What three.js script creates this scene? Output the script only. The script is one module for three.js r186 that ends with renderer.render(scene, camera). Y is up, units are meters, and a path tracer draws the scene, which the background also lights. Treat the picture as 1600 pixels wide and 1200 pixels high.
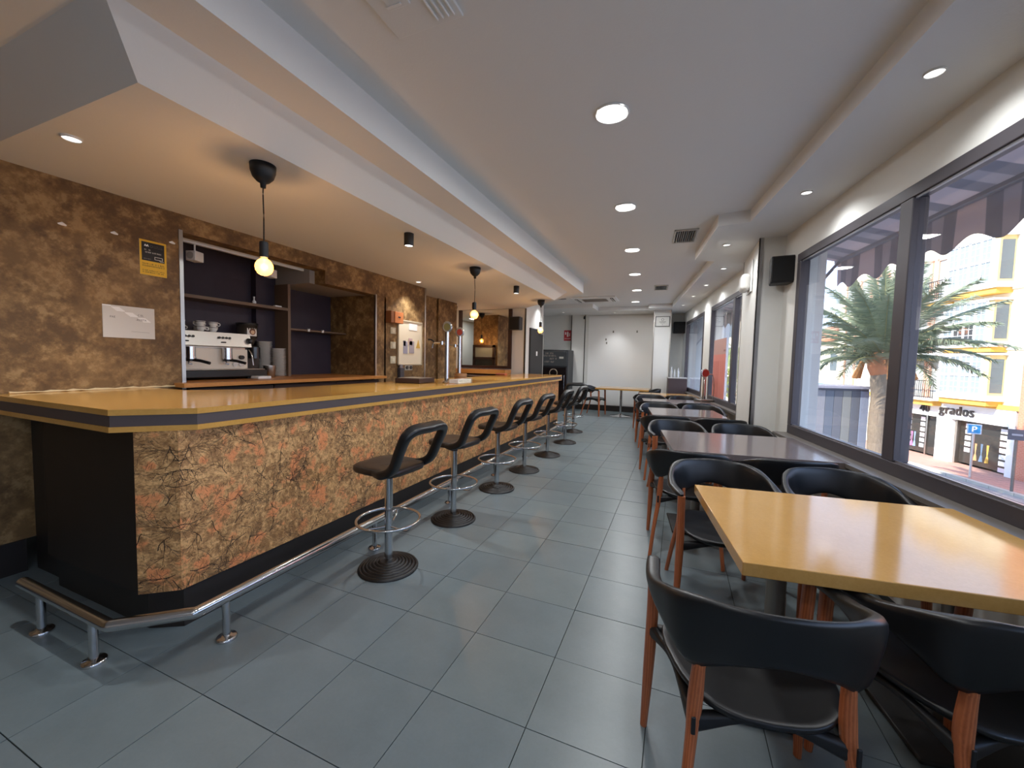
import * as THREE from 'three';
import { RoundedBoxGeometry } from 'three/addons/geometries/RoundedBoxGeometry.js';
import { mergeGeometries } from 'three/addons/utils/BufferGeometryUtils.js';
import { RectAreaLightUniformsLib } from 'three/addons/lights/RectAreaLightUniformsLib.js';
import { FontLoader } from 'three/addons/loaders/FontLoader.js';
import { TextGeometry } from 'three/addons/geometries/TextGeometry.js';

RectAreaLightUniformsLib.init();
const scene = new THREE.Scene();

// ---------- camera ----------
const EYE = 1.38;
const camera = new THREE.PerspectiveCamera(2 * Math.atan(600 / 624.9) * 180 / Math.PI, 4 / 3, 0.05, 300);
camera.position.set(0, EYE, 0);
camera.rotation.order = 'YXZ';
camera.rotation.set(-0.0584, 0.3908, 0.0236);

// ---------- renderer, exposure ----------
const renderer = new THREE.WebGLRenderer({ antialias: true });
renderer.toneMapping = THREE.LinearToneMapping;
renderer.toneMappingExposure = 1.04;
renderer.shadowMap.enabled = true;

// ---------- sky ----------
{
  const W = 128, H = 64, d = new Float32Array(W * H * 4);
  for (let j = 0; j < H; j++) {
    const el = (j + 0.5) / H * Math.PI - Math.PI / 2, t = Math.max(0, Math.sin(el));
    const k = Math.pow(1 - t, 3), lo = el < 0 ? 0.55 : 1;
    for (let i = 0; i < W; i++) {
      const o = (j * W + i) * 4;
      d[o] = (0.42 + 0.50 * k) * lo * 2.6; d[o + 1] = (0.68 + 0.34 * k) * lo * 2.6; d[o + 2] = (1.22 + 0.02 * k) * lo * 2.6; d[o + 3] = 1;
    }
  }
  const t = new THREE.DataTexture(d, W, H, THREE.RGBAFormat, THREE.FloatType);
  t.mapping = THREE.EquirectangularReflectionMapping; t.magFilter = THREE.LinearFilter; t.colorSpace = THREE.LinearSRGBColorSpace; t.needsUpdate = true;
  scene.background = t;
}

// ---------- sun: behind the bar's own building, it lights the far side of the street ----------
const sun = new THREE.DirectionalLight(new THREE.Color().setRGB(1.0, 0.94, 0.84), 11);
sun.position.set(-26, 34, 6); sun.target.position.set(10, 0, -18);
sun.castShadow = true; sun.shadow.mapSize.set(2048, 2048);
Object.assign(sun.shadow.camera, { left: -40, right: 40, top: 40, bottom: -40, near: 1, far: 120 });
scene.add(sun, sun.target);

// ---------- helpers ----------
let seed = 7;
const rnd = () => { seed = (seed * 1664525 + 1013904223) >>> 0; return seed / 4294967296; };
const rr = (a, b) => a + (b - a) * rnd();
const V = (x, y, z) => new THREE.Vector3(x, y, z);
const used = {};
function numbered(n) { const k = used[n] = (used[n] ?? -1) + 1; return k ? `${n}_${String(k).padStart(3, '0')}` : n; }
function tag(o, label, category, group, kind) {
  o.userData.label = label; if (category) o.userData.category = category;
  if (group) o.userData.group = group; if (kind) o.userData.kind = kind; return o;
}
function thing(name, label, category, p = [0, 0, 0], turn = 0, group) {
  const o = new THREE.Group(); o.name = numbered(name); scene.add(o);
  o.position.set(...p); o.rotation.y = turn; return tag(o, label, category, group);
}
const J = g => Array.isArray(g) ? (g.length > 1 ? mergeGeometries(g.map(q => { const r = q.index ? q.toNonIndexed() : q.clone(); for (const k of Object.keys(r.attributes)) if (!['position', 'normal', 'uv'].includes(k)) r.deleteAttribute(k); return r; })) : g[0]) : g;
function obj(name, geo, m, parent, p, turn) {
  const o = new THREE.Mesh(J(geo), m);
  o.name = parent ? name : numbered(name); (parent || scene).add(o);
  if (p) o.position.set(...p); if (turn) o.rotation.y = turn; return o;
}
function struct(name, geo, m, parent) { const o = obj(name, geo, m, parent); if (!parent) o.userData.kind = 'structure'; return o; }
function structG(name, p = [0, 0, 0], turn = 0) { const o = new THREE.Group(); o.name = numbered(name); o.userData.kind = 'structure'; scene.add(o); o.position.set(...p); o.rotation.y = turn; return o; }
function dup(root, p, turn, label, group) {
  const r = root.clone(); r.name = numbered(root.name.replace(/_\d{3}$/, '')); scene.add(r); r.position.set(...p); r.rotation.set(0, turn, 0);
  r.userData = { ...root.userData, label }; if (group) r.userData.group = group; return r;
}
// uv in metres by the dominant axis of each face
function uvm(g) {
  g = g.index ? g.toNonIndexed() : g; const P = g.attributes.position, n = P.count, u = new Float32Array(n * 2);
  const a = V(), b = V(), c = V();
  for (let i = 0; i < n; i += 3) {
    a.fromBufferAttribute(P, i); b.fromBufferAttribute(P, i + 1); c.fromBufferAttribute(P, i + 2);
    const N = b.clone().sub(a).cross(c.clone().sub(a)), x = Math.abs(N.x), y = Math.abs(N.y), z = Math.abs(N.z);
    [a, b, c].forEach((q, k) => { const o = (i + k) * 2; if (x >= y && x >= z) { u[o] = q.z; u[o + 1] = q.y; } else if (y >= z) { u[o] = q.x; u[o + 1] = q.z; } else { u[o] = q.x; u[o + 1] = q.y; } });
  }
  g.setAttribute('uv', new THREE.BufferAttribute(u, 2)); return g;
}
const box = (x0, x1, y0, y1, z0, z1) => uvm(new THREE.BoxGeometry(Math.abs(x1 - x0), Math.abs(y1 - y0), Math.abs(z1 - z0)).translate((x0 + x1) / 2, (y0 + y1) / 2, (z0 + z1) / 2));
const rbox = (w, h, d, x = 0, y = 0, z = 0, r = 0.006, s = 2) => uvm(new RoundedBoxGeometry(w, h, d, s, Math.min(r, w / 2.01, h / 2.01, d / 2.01)).translate(x, y, z));
const cyl = (r0, r1, h, x = 0, y = 0, z = 0, n = 24) => new THREE.CylinderGeometry(r1, r0, h, n).translate(x, y + h / 2, z);
function prism(pts, y0, y1) {
  const s = new THREE.Shape(pts.map(p => new THREE.Vector2(p[0], p[1])));
  return uvm(new THREE.ExtrudeGeometry(s, { depth: y1 - y0, bevelEnabled: false }).rotateX(Math.PI / 2).translate(0, y1, 0));
}
// skin of rings of equal length
function loft(rings, cap = true, loop = false) {
  const n = rings[0].length, pos = [], idx = [], uv = [], R = rings.length;
  rings.forEach((r, i) => r.forEach((p, k) => { pos.push(p[0], p[1], p[2]); uv.push(k / n, i * 0.05); }));
  for (let i = 0; i < (loop ? R : R - 1); i++) for (let k = 0; k < n; k++) {
    const a = i * n + k, b = i * n + (k + 1) % n, c = ((i + 1) % R) * n + k, d = ((i + 1) % R) * n + (k + 1) % n;
    idx.push(a, b, c, b, d, c);
  }
  if (cap && !loop) for (const [ri, flip] of [[0, 1], [R - 1, 0]]) {
    const base = pos.length / 3, c = [0, 0, 0]; rings[ri].forEach(p => { c[0] += p[0] / n; c[1] += p[1] / n; c[2] += p[2] / n; });
    pos.push(...c); uv.push(0.5, 0.5); rings[ri].forEach(p => { pos.push(...p); uv.push(p[0], p[2]); });
    for (let k = 0; k < n; k++) { const a = base + 1 + k, b = base + 1 + (k + 1) % n; flip ? idx.push(base, b, a) : idx.push(base, a, b); }
  }
  const g = new THREE.BufferGeometry();
  g.setAttribute('position', new THREE.Float32BufferAttribute(pos, 3)); g.setAttribute('uv', new THREE.Float32BufferAttribute(uv, 2)); g.setIndex(idx); g.computeVertexNormals(); return g;
}
const hard = g => { g = g.toNonIndexed(); g.computeVertexNormals(); return g; };
// ellipse or rounded-rectangle section swept along points; r = [half across, half up] per point
function sweep(pts, r, { n = 12, sq = 1, up = [0, 1, 0], cap = true, loop = false } = {}) {
  const P = pts.map(p => V(...p)), U = V(...up), rings = [];
  P.forEach((p, i) => {
    const t = loop ? P[(i + 1) % P.length].clone().sub(P[(i - 1 + P.length) % P.length]) : P[Math.min(i + 1, P.length - 1)].clone().sub(P[Math.max(i - 1, 0)]); t.normalize();
    let s = t.clone().cross(U); if (s.length() < 1e-3) s = t.clone().cross(V(1, 0, 0)); s.normalize(); const u = s.clone().cross(t);
    const q = typeof r === 'function' ? r(i / (P.length - 1)) : Array.isArray(r[0]) ? r[i] : r, ring = [];
    for (let k = 0; k < n; k++) {
      const a = k / n * 2 * Math.PI + Math.PI / n, c = Math.cos(a), d = Math.sin(a), e = 1 / sq;
      const x = Math.sign(c) * Math.pow(Math.abs(c), e) * q[0], y = Math.sign(d) * Math.pow(Math.abs(d), e) * q[1];
      ring.push([p.x + s.x * x + u.x * y, p.y + s.y * x + u.y * y, p.z + s.z * x + u.z * y]);
    }
    rings.push(ring);
  });
  return loft(rings, cap, loop);
}
const tube = (pts, r, n = 10, seg) => { if (!seg) return sweep(pts, [r, r], { n }); const c = new THREE.CatmullRomCurve3(pts.map(p => V(...p))); return sweep(c.getPoints(seg).map(p => p.toArray()), [r, r], { n }); };
const curve = (pts, seg) => new THREE.CatmullRomCurve3(pts.map(p => V(...p))).getPoints(seg).map(p => p.toArray());
const lathe = (pts, n = 32) => new THREE.LatheGeometry(pts.map(p => new THREE.Vector2(p[0], p[1])), n);

// ---------- textures ----------
function grid(n) { const g = new Float32Array(n * n); for (let i = 0; i < g.length; i++) g[i] = rnd(); return g; }
function fbm(S, first, oct, gain = 0.5) {
  const out = new Float32Array(S * S); let amp = 1, tot = 0, n = first;
  for (let o = 0; o < oct; o++, n *= 2, amp *= gain) {
    const g = grid(n); tot += amp;
    for (let y = 0; y < S; y++) {
      const fy = y / S * n, iy = Math.floor(fy), ty = fy - iy, sy = ty * ty * (3 - 2 * ty), r0 = (iy % n) * n, r1 = ((iy + 1) % n) * n;
      for (let x = 0; x < S; x++) {
        const fx = x / S * n, ix = Math.floor(fx), tx = fx - ix, sx = tx * tx * (3 - 2 * tx), a = ix % n, b = (ix + 1) % n;
        out[y * S + x] += amp * ((g[r0 + a] * (1 - sx) + g[r0 + b] * sx) * (1 - sy) + (g[r1 + a] * (1 - sx) + g[r1 + b] * sx) * sy);
      }
    }
  }
  for (let i = 0; i < out.length; i++) out[i] /= tot; return out;
}
function dataTex(S, fn, size, srgb = true) {
  const d = new Uint8Array(S * S * 4);
  for (let i = 0; i < S * S; i++) { const c = fn(i, i % S, Math.floor(i / S)); d[i * 4] = c[0]; d[i * 4 + 1] = c[1]; d[i * 4 + 2] = c[2]; d[i * 4 + 3] = 255; }
  const t = new THREE.DataTexture(d, S, S); t.wrapS = t.wrapT = THREE.RepeatWrapping; t.magFilter = THREE.LinearFilter;
  if (srgb) t.colorSpace = THREE.SRGBColorSpace; if (size) t.repeat.set(1 / size, 1 / size); t.needsUpdate = true; return t;
}
const mix = (a, b, t) => a.map((v, i) => Math.max(0, Math.min(255, v + (b[i] - v) * t)));
const ss = (a, b, x) => { const t = Math.max(0, Math.min(1, (x - a) / (b - a))); return t * t * (3 - 2 * t); };
function canvasTex(w, h, draw) {
  const c = document.createElement('canvas'); c.width = w; c.height = h; const x = c.getContext('2d'); draw(x, w, h);
  const t = new THREE.CanvasTexture(c); t.colorSpace = THREE.SRGBColorSpace; t.magFilter = THREE.LinearFilter; return t;
}
const nA = fbm(512, 4, 7, 0.55), nB = fbm(512, 8, 6, 0.6), nC = fbm(512, 64, 3, 0.7);
const M = {};
const mat = (c, rough = 0.6, o = {}) => new THREE.MeshPhysicalMaterial({ color: c, roughness: rough, ...o });

// sponged brown plaster
{
  const big = fbm(1024, 7, 7, 0.66), st = fbm(1024, 28, 5, 0.7);
  const f = i => { const b = ss(0.34, 0.66, big[i]), s = ss(0.3, 0.7, st[i]); let c = mix([94, 68, 36], [152, 119, 74], b * 0.5 + s * 0.55 - 0.04); return mix(c, [184, 154, 108], ss(0.56, 0.74, st[i]) * 0.4); };
  M.plaster = mat(0xffffff, 0.62, { map: dataTex(1024, f, 1.7), bumpMap: dataTex(1024, i => { const v = 90 + st[i] * 120; return [v, v, v]; }, 1.7, false), bumpScale: 0.006 });
}
// painted ceiling and walls with faint roller texture
M.ceiling = mat(0xe2e2e0, 0.9, { bumpMap: dataTex(512, i => { const v = 100 + nC[i] * 80; return [v, v, v]; }, 0.6, false), bumpScale: 0.0012 });
M.wall = mat(0xe6e6e2, 0.7, { map: dataTex(512, i => mix([240, 240, 237], [255, 255, 255], nA[i]), 2.2) });
// bar front: pressed copper-brown sheet with twigs
{
  const S = 1024, a = fbm(S, 8, 7, 0.65), b = fbm(S, 48, 5, 0.75), o = fbm(S, 14, 4, 0.5);
  const hgt = new Float32Array(S * S).fill(0.55), ink = new Float32Array(S * S);
  for (let i = 0; i < S * S; i++) hgt[i] = 0.35 + 0.5 * b[i];
  const dot = (x, y, r, v) => { for (let dy = -r; dy <= r; dy++) for (let dx = -r; dx <= r; dx++) { if (dx * dx + dy * dy > r * r + 0.4) continue; const k = ((y + dy + 4 * S) % S | 0) * S + ((x + dx + 4 * S) % S | 0); ink[k] = Math.max(ink[k], v); } };
  const twig = (x, y, ang, len, w, depth) => {
    let cv = rr(-0.008, 0.008);
    for (let i = 0; i < len; i++) {
      x += Math.cos(ang); y += Math.sin(ang); ang += cv + rr(-0.06, 0.06); if (rnd() < 0.03) cv = rr(-0.012, 0.012);
      dot(Math.round(x), Math.round(y), w * (1 - i / len) > 1 ? 1 : 0, 0.75 + 0.25 * (1 - i / len));
      if (depth > 0 && rnd() < 0.035) twig(x, y, ang + (rnd() < 0.5 ? 1 : -1) * rr(0.4, 0.9), len * rr(0.3, 0.6), w * 0.6, depth - 1);
    }
  };
  for (let i = 0; i < 64; i++) twig(rr(0, S), rr(0, S), rr(0, 6.28), rr(90, 230), rr(1.2, 2.6), 2);
  for (let i = 0; i < 1500; i++) twig(rr(0, S), rr(0, S), rr(0, 6.28), rr(8, 30), 0.8, 0);
  const col = i => {
    let c = mix([146, 104, 62], [236, 184, 122], ss(0.28, 0.74, a[i] * 0.3 + b[i] * 0.72));
    c = mix(c, [240, 148, 92], ss(0.53, 0.68, o[i] * 0.7 + b[i] * 0.3) * 0.8);
    return mix(c, [38, 26, 18], ink[i] * 0.85);
  };
  M.barfront = mat(0xffffff, 0.5, { map: dataTex(S, col, 1.05), bumpMap: dataTex(S, i => { const v = 255 * Math.max(0, hgt[i] - ink[i] * 0.35); return [v, v, v]; }, 1.05, false), bumpScale: 0.008 });
}
// floor tile: worn green grey slate ceramic, four tones
const slate = [[113, 125, 129], [110, 122, 126], [116, 128, 131], [112, 125, 130]].map((c, k) => mat(0xffffff, 0.34, {
  map: dataTex(512, i => { const j = (i * 1 + k * 70001) % (512 * 512); return mix(c.map(v => v - 9), c.map(v => v + 8), nA[j] * 0.7 + nC[i] * 0.3); }, 0),
  roughnessMap: dataTex(512, i => { const v = 222 + 26 * nA[(i + k * 9973) % (512 * 512)]; return [v, v, v]; }, 0, false),
}));
M.grout = mat(0x3c4240, 0.9);
// stone composite tops
const speckle = (c, amp, size) => dataTex(512, i => mix(c.map(v => v - amp), c.map(v => v + amp * 0.7), 0.5 * nA[i] + 0.5 * nC[i] + 0.0), size);
M.ochre = mat(0xffffff, 0.13, { map: speckle([214, 162, 84], 14, 0.5) });
M.ochreTable = mat(0xffffff, 0.12, { map: speckle([200, 152, 84], 14, 0.5) });
M.greyTop = mat(0xffffff, 0.14, { map: speckle([118, 106, 102], 12, 0.5) });
M.darkBand = mat(0x544a4a, 0.5);
M.plinth = mat(0x26211f, 0.45);
M.sidePanel = mat(0x2a2018, 0.6, { map: dataTex(256, i => mix([190, 180, 170], [255, 255, 255], nA[(i * 3) % 262144]), 0.8) });
// metals, plastics
M.chrome = mat(0xc9cacc, 0.16, { metalness: 1 });
M.steel = mat(0xb9b4ac, 0.3, { metalness: 1 });
M.trim = mat(0xb5b2ae, 0.28, { metalness: 1 });
M.black = mat(0x17181a, 0.36);
M.blackSoft = mat(0x1b1b1d, 0.5);
M.blackRough = mat(0x141414, 0.8);
M.seat = mat(0x2a211c, 0.38);
M.rubber = mat(0x191614, 0.42);
M.frame = mat(0x4a464b, 0.42, { metalness: 0.25 });
M.white = mat(0xe8e8e6, 0.5);
M.porcelain = mat(0xe9e6df, 0.25);
M.darkWood = mat(0x3a2620, 0.5);
M.nichePanel = mat(0x3b3340, 0.6, { map: dataTex(256, i => mix([205, 200, 210], [255, 255, 255], nB[i * 2 % 262144]), 1.1) });
M.shelf = mat(0x6a5543, 0.5);
M.ledge = mat(0xffffff, 0.35, { map: speckle([206, 140, 72], 16, 0.6) });
M.glass = mat(0xffffff, 0.0, { transmission: 1, thickness: 0, ior: 1.45 });
M.clear = mat(0xf4f4f0, 0.03, { transmission: 1, thickness: 0, ior: 1.45 });
{
  const w = dataTex(256, (i, x, y) => { const g = 0.5 + 0.5 * Math.sin(x * 0.35 + 9 * nA[(y * 512 + x * 2) % 262144]); return mix([150, 80, 46], [200, 120, 76], g * 0.6 + nC[(y * 512 + x) % 262144] * 0.4); }, 0);
  M.legWood = mat(0xffffff, 0.36, { map: w });
}
// ---------- facade frame: local x outward, local z along the window wall towards the camera ----------
const FA = 7.5 * Math.PI / 180, F0 = [1.036, -4.665];
const fl = (o, y, s) => [F0[0] + s * Math.sin(FA) + o * Math.cos(FA), y, F0[1] + s * Math.cos(FA) - o * Math.sin(FA)];
const flg = g => g.applyMatrix4(new THREE.Matrix4().makeRotationY(FA).setPosition(F0[0], 0, F0[1]));
const LOW = 2.484, MID = 2.655, TOP = 2.855, SOF = 2.74, WX = -3.713, FRONT = 4.4, BACK = -11.72;
const facX = z => F0[0] + (z - F0[1]) * Math.tan(FA);

// ---------- floor ----------
{
  const fg = structG('floor');
  struct('slab', prism([[-5.95, FRONT + 0.2], [facX(FRONT + 0.2) + 0.12, FRONT + 0.2], [facX(-12) + 0.12, -12], [-5.95, -12]], -0.2, -0.006), M.grout, fg);
  const TW = 0.4166, TD = 0.3918, X0 = -1.302, Z0 = -1.352, gap = 0.0035, geos = [];
  for (let k = 0; k < 4; k++) {
    const g = new THREE.BoxGeometry(TW - gap, 0.006, TD - gap).translate(0, -0.003, 0);
    const u = g.attributes.uv; for (let i = 0; i < u.count; i++) { const a = u.getX(i), b = u.getY(i); k & 1 ? u.setXY(i, b * 0.8 + 0.1 * k, a * 0.8) : u.setXY(i, a * 0.8, b * 0.8 + 0.07 * k); }
    geos.push(g);
  }
  const near = [], rest = [];
  for (let i = -11; i < 9; i++) for (let j = -10; j < 28; j++) {
    const x = X0 + (i + 0.5) * TW, z = Z0 - (j + 0.5) * TD;
    if (x < -5.6 || z > FRONT - 0.2 || x + TW / 2 > facX(z - TD / 2) + 0.1) continue;
    const hiddenByBar = x < -2.45 && z < -1.3, seen = z < -0.35 && z > -8.3 && !hiddenByBar && x > -3.72 && (z < -0.9 || x < 0.4);
    (seen ? near : rest).push([x, z]);
  }
  near.sort((a, b) => Math.hypot(...a) - Math.hypot(...b));
  near.splice(290).forEach(p => rest.push(p));
  near.forEach(([x, z]) => { const k = Math.floor(rnd() * 4), q = Math.floor(rnd() * 4), t = new THREE.Mesh(geos[k], slate[q]); t.name = 'floor_tile'; t.position.set(x, rr(-0.0005, 0.0005), z); if (rnd() < 0.5) t.rotation.y = Math.PI; fg.add(t); });
  const rt = struct('floor_tiles', rest.map(([x, z]) => geos[Math.floor(rnd() * 4)].clone().translate(x, 0, z)), slate[0], fg); rt.userData.kind = 'stuff';
}

// ---------- ceilings ----------
struct('ceiling', prism([[-5.95, FRONT + 0.2], [facX(FRONT + 0.2) + 0.25, FRONT + 0.2], [facX(-12) + 0.25, -12], [-5.95, -12]], TOP, 3.1), M.ceiling);
{ // dropped ceiling over the bar: flat rim, sloping sides, low flat panel
  const g = structG('ceiling');
  struct('rim', prism([[-5.8, FRONT], [-1.672, FRONT], [-1.672, -7.42], [-2.75, -8.42], [-5.8, -8.42]], MID, TOP + 0.02), M.ceiling, g);
  const low = [[-5.8, -0.985], [-2.1, -0.985], [-2.1, -7.0], [-3.02, -7.94], [-5.8, -7.94]], up = [[-5.8, -0.79], [-1.905, -0.79], [-1.905, -7.22], [-2.84, -8.2], [-5.8, -8.2]];
  const L = low.map(p => [p[0], LOW, p[1]]), U = up.map(p => [p[0], MID + 0.01, p[1]]), pos = [];
  const quad = (a, b, c, d) => pos.push(...a, ...b, ...c, ...a, ...c, ...d);
  for (let i = 0; i < 5; i++) { const k = (i + 1) % 5; quad(L[i], L[k], U[k], U[i]); }
  for (const [P, f] of [[L, 1], [U, 0]]) for (let i = 1; i < 4; i++) f ? pos.push(...P[0], ...P[i + 1], ...P[i]) : pos.push(...P[0], ...P[i], ...P[i + 1]);
  const q = new THREE.BufferGeometry(); q.setAttribute('position', new THREE.Float32BufferAttribute(pos, 3)); q.computeVertexNormals();
  struct('low_panel', uvm(q), M.ceiling, g);
}
struct('ceiling', prism([[1.72, FRONT], [facX(FRONT) + 0.1, FRONT], [facX(-11.9) + 0.1, -11.9], [-0.22, -11.9], [-0.17, -10.3], [0.385, -5.93], [0.15, -5.8], [0.308, -4.46], [0.575, -4.42]], SOF, TOP + 0.02), M.ceiling);
struct('ceiling', prism([[-2.02, -10.85], [-0.72, -10.85], [-0.72, -10.5], [-0.1, -10.5], [-0.1, -11.9], [-4.3, -11.9], [-4.3, -10.1], [-2.02, -10.1]], 2.755, TOP + 0.02), M.ceiling);

// ---------- left wall of brown plaster with the back-bar opening ----------
{
  const g = structG('wall_left'), T = WX - 0.16;
  struct('plaster', [box(T, WX, 0.2, LOW + 0.05, -1.985, FRONT), box(T, WX, 2.345, LOW + 0.05, -3.41, -1.985), box(T, WX, 2.2, LOW + 0.05, -4.225, -3.41), box(T, WX, 0, 0.95, -4.225, -1.985), box(-4.5, WX, 0, LOW + 0.05, -5.35, -4.225)], M.plaster, g);
  struct('plaster_return', [box(-4.75, -4.12, 0, LOW + 0.05, -6.3, -5.35), box(-4.75, -4.08, 0, LOW + 0.05, -6.95, -6.3)], M.plaster, g);
  struct('hatch_frame', [box(-4.74, -4.68, 1.0, 1.75, -7.0, -6.955), box(-4.2, -4.14, 1.0, 1.75, -7.0, -6.955), box(-4.74, -4.14, 1.69, 1.75, -7.0, -6.955), box(-4.74, -4.14, 1.4, 1.45, -7.0, -6.955)], M.darkWood, g);
  struct('hatch_pane', box(-4.68, -4.2, 1.45, 1.69, -6.98, -6.96), mat(0x9aa4a4, 0.25), g); struct('hatch_pane', box(-4.68, -4.2, 1.0, 1.4, -6.98, -6.96), mat(0x2b2f2c, 0.2), g);
  struct('corner_strip', [box(WX - 0.06, WX + 0.006, 1.06, 2.36, -2.003, -1.975)], M.trim, g);
  struct('corner_strip', [box(WX - 0.02, WX + 0.006, 1.06, 2.21, -4.245, -4.222)], M.trim, g);
  struct('corner_strip', [box(WX - 0.02, WX + 0.006, 1.0, LOW, -5.362, -5.335)], M.trim, g);
  struct('upper_wall', box(T, WX, LOW, TOP + 0.02, -0.99, FRONT), M.ceiling, g);
  struct('scar', [[-1.32, 2.19], [-1.58, 2.21], [-1.93, 2.24]].map(([z, y], i) => sweep([[WX + 0.0005, y, z + 0.02], [WX + 0.002, y + 0.004, z], [WX + 0.0005, y - 0.002, z - 0.02]], [[0.004, 0.004], [0.004, 0.012], [0.003, 0.005]], { n: 7 })), M.white, g);
  const edge = [], zs = [];
  for (let z = -1.06; z > -1.95; z -= 0.035) zs.push([WX + rr(0.002, 0.012), 1.112 + rr(0, 0.004), z]);
  struct('plaster_edge', sweep(zs, () => [rr(0.003, 0.012), rr(0.003, 0.012)], { n: 6 }), mat(0xd9c296, 0.8), g);
}
struct('baseboard_left', box(WX - 0.02, WX + 0.015, 0, 0.2, -1.1, FRONT), M.plinth);
{ const g = structG('wall_kitchen'); // behind the bar: brown wall seen in the mirror, with its hatch
  struct('plaster', box(-5.95, -5.7, 0, TOP, -8.6, FRONT), M.wall, g);
}
// ---------- back walls ----------
{
  const g = structG('wall_back');
  struct('plaster', [box(-5.95, 1.2, 0, TOP, BACK - 0.2, BACK), box(-2.92, -2.53, 0, TOP, BACK, BACK + 0.1)], M.wall, g);
  for (const x of [-2.93, -2.53]) struct('corner_strip', box(x - 0.012, x + 0.012, 0.15, 2.755, BACK + 0.09, BACK + 0.106), mat(0x5a5754, 0.3, { metalness: 0.8 }), g);
  struct('screen_panel', box(-2.44, -0.66, 0.16, 2.72, BACK, BACK + 0.012), mat(0xf0f0ee, 0.6), g);
  struct('screw_plug', [[-1.95, 2.02], [-1.75, 2.24], [-1.1, 2.24], [-1.93, 1.92]].map(([x, y]) => box(x, x + 0.035, y, y + 0.06, BACK + 0.012, BACK + 0.016)), mat(0x77756c, 0.7), g);
}
struct('baseboard_back', box(-4.1, 0.4, 0, 0.155, BACK, BACK + 0.112), M.plinth);
{
  const g = structG('wall_mirror');
  struct('plaster', [box(-5.8, -3.0, 0, TOP, -8.15, -7.96), box(-3.2, -3.0, 0, TOP, -9.15, -8.15)], M.wall, g);
  struct('corner_strip', box(-3.02, -2.99, 0, LOW, -7.975, -7.945), mat(0x8c8884, 0.25, { metalness: 1 }), g);
  struct('corner_strip', box(-4.98, -4.92, 0, LOW, -7.965, -7.945), mat(0x55504c, 0.4, { metalness: 0.6 }), g);
  struct('corner_strip', box(-3.02, -2.985, 0, LOW, -9.165, -9.14), M.trim, g);
}
struct('wall_passage', box(-4.3, -4.1, 0, TOP, BACK, -9.15), M.wall);
struct('wall_front', box(-5.95, 2.6, 0, 3.1, FRONT, FRONT + 0.2), M.wall);
struct('wall_outer', box(-6.1, -5.94, -0.2, 3.1, -12, FRONT + 0.2), M.wall);

// column at the back and beside the big window
{
  const g = structG('column'); struct('shaft', box(-0.6, -0.2, 0, SOF + 0.04, -11.8, -10.92), M.wall, g);
  for (const x of [-0.6, -0.2]) struct('corner_strip', box(x - 0.012, x + 0.012, 0, SOF, -10.93, -10.905), M.trim, g);
  const h = structG('column'); struct('shaft', [prism([[0.755, -5.0], [facX(-5.0) + 0.02, -5.0], [facX(-6.1) + 0.02, -6.1], [0.755, -6.1]], 0, SOF + 0.02)], M.wall, h);
  struct('corner_strip', [box(0.748, 0.757, 0.1, SOF, -5.045, -4.993), box(0.748, 0.79, 0.1, SOF, -5.003, -4.993)], M.trim, h);
  struct('corner_strip', box(0.749, 0.757, 0.1, SOF, -6.11, -6.09), M.trim, h);
}

// ---------- window wall ----------
const SB = 0.745, ST = 2.466; // sill and head
const WIN = [[0.0, 8.4, [1.52, 3.2, 4.9, 6.6]], [-3.74, -1.5, [-2.18]], [-6.6, -4.38, []]];
{
  const g = structG('wall_right', [F0[0], 0, F0[1]], FA), O = [0, 0.16];
  const W = [box(0, 0.16, 0, SB - 0.02, -7.4, 9.4), box(0, 0.16, ST, 3.1, -7.4, 9.4)];
  let s = -7.4; for (const [a, b] of [...WIN].sort((p, q) => p[0] - q[0])) { W.push(box(0, 0.16, SB - 0.02, ST, s, a)); s = b; } W.push(box(0, 0.16, SB - 0.02, ST, s, 9.4));
  struct('plaster', W, M.wall, g);
  const sill = structG('trim_1', [F0[0], 0, F0[1]], FA);
  struct('sill_board', [box(-0.13, 0.02, SB - 0.035, SB - 0.008, -0.02, 8.5)], mat(0x6b655f, 0.45), sill);
  struct('sill_board', [box(-0.09, 0.02, SB - 0.035, SB - 0.008, -6.6, -1.5)], mat(0x6b655f, 0.45), sill);
}
WIN.forEach(([a, b, mul], i) => {
  const g = structG(`window_${i + 1}`, [F0[0], 0, F0[1]], FA), fw = 0.075, x0 = -0.012, x1 = 0.07;
  const bar = (y0, y1, s0, s1) => rbox(x1 - x0, y1 - y0, s1 - s0, (x0 + x1) / 2, (y0 + y1) / 2, (s0 + s1) / 2, 0.006);
  struct('frame', bar(ST - fw, ST, a, b), M.frame, g); struct('frame', bar(SB - 0.01, SB + fw, a, b), M.frame, g);
  struct('frame', bar(SB + fw, ST - fw, a, a + fw), M.frame, g); struct('frame', bar(SB + fw, ST - fw, b - fw, b), M.frame, g);
  for (const m of mul) struct('mullion', bar(SB + fw, ST - fw, m - 0.055, m + 0.055), M.frame, g);
  const cuts = [a + fw, ...mul.flatMap(m => [m - 0.055, m + 0.055]), b - fw];
  for (let k = 0; k < cuts.length; k += 2) {
    struct('glazing_bead', [box(0.0, 0.012, SB + fw, SB + fw + 0.012, cuts[k], cuts[k + 1]), box(0.0, 0.012, ST - fw - 0.012, ST - fw, cuts[k], cuts[k + 1])], mat(0x9a9aa0, 0.3, { metalness: 0.7 }), g);
    struct('pane', box(0.02, 0.026, SB + fw, ST - fw, cuts[k], cuts[k + 1]), M.glass, g);
  }
});
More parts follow.
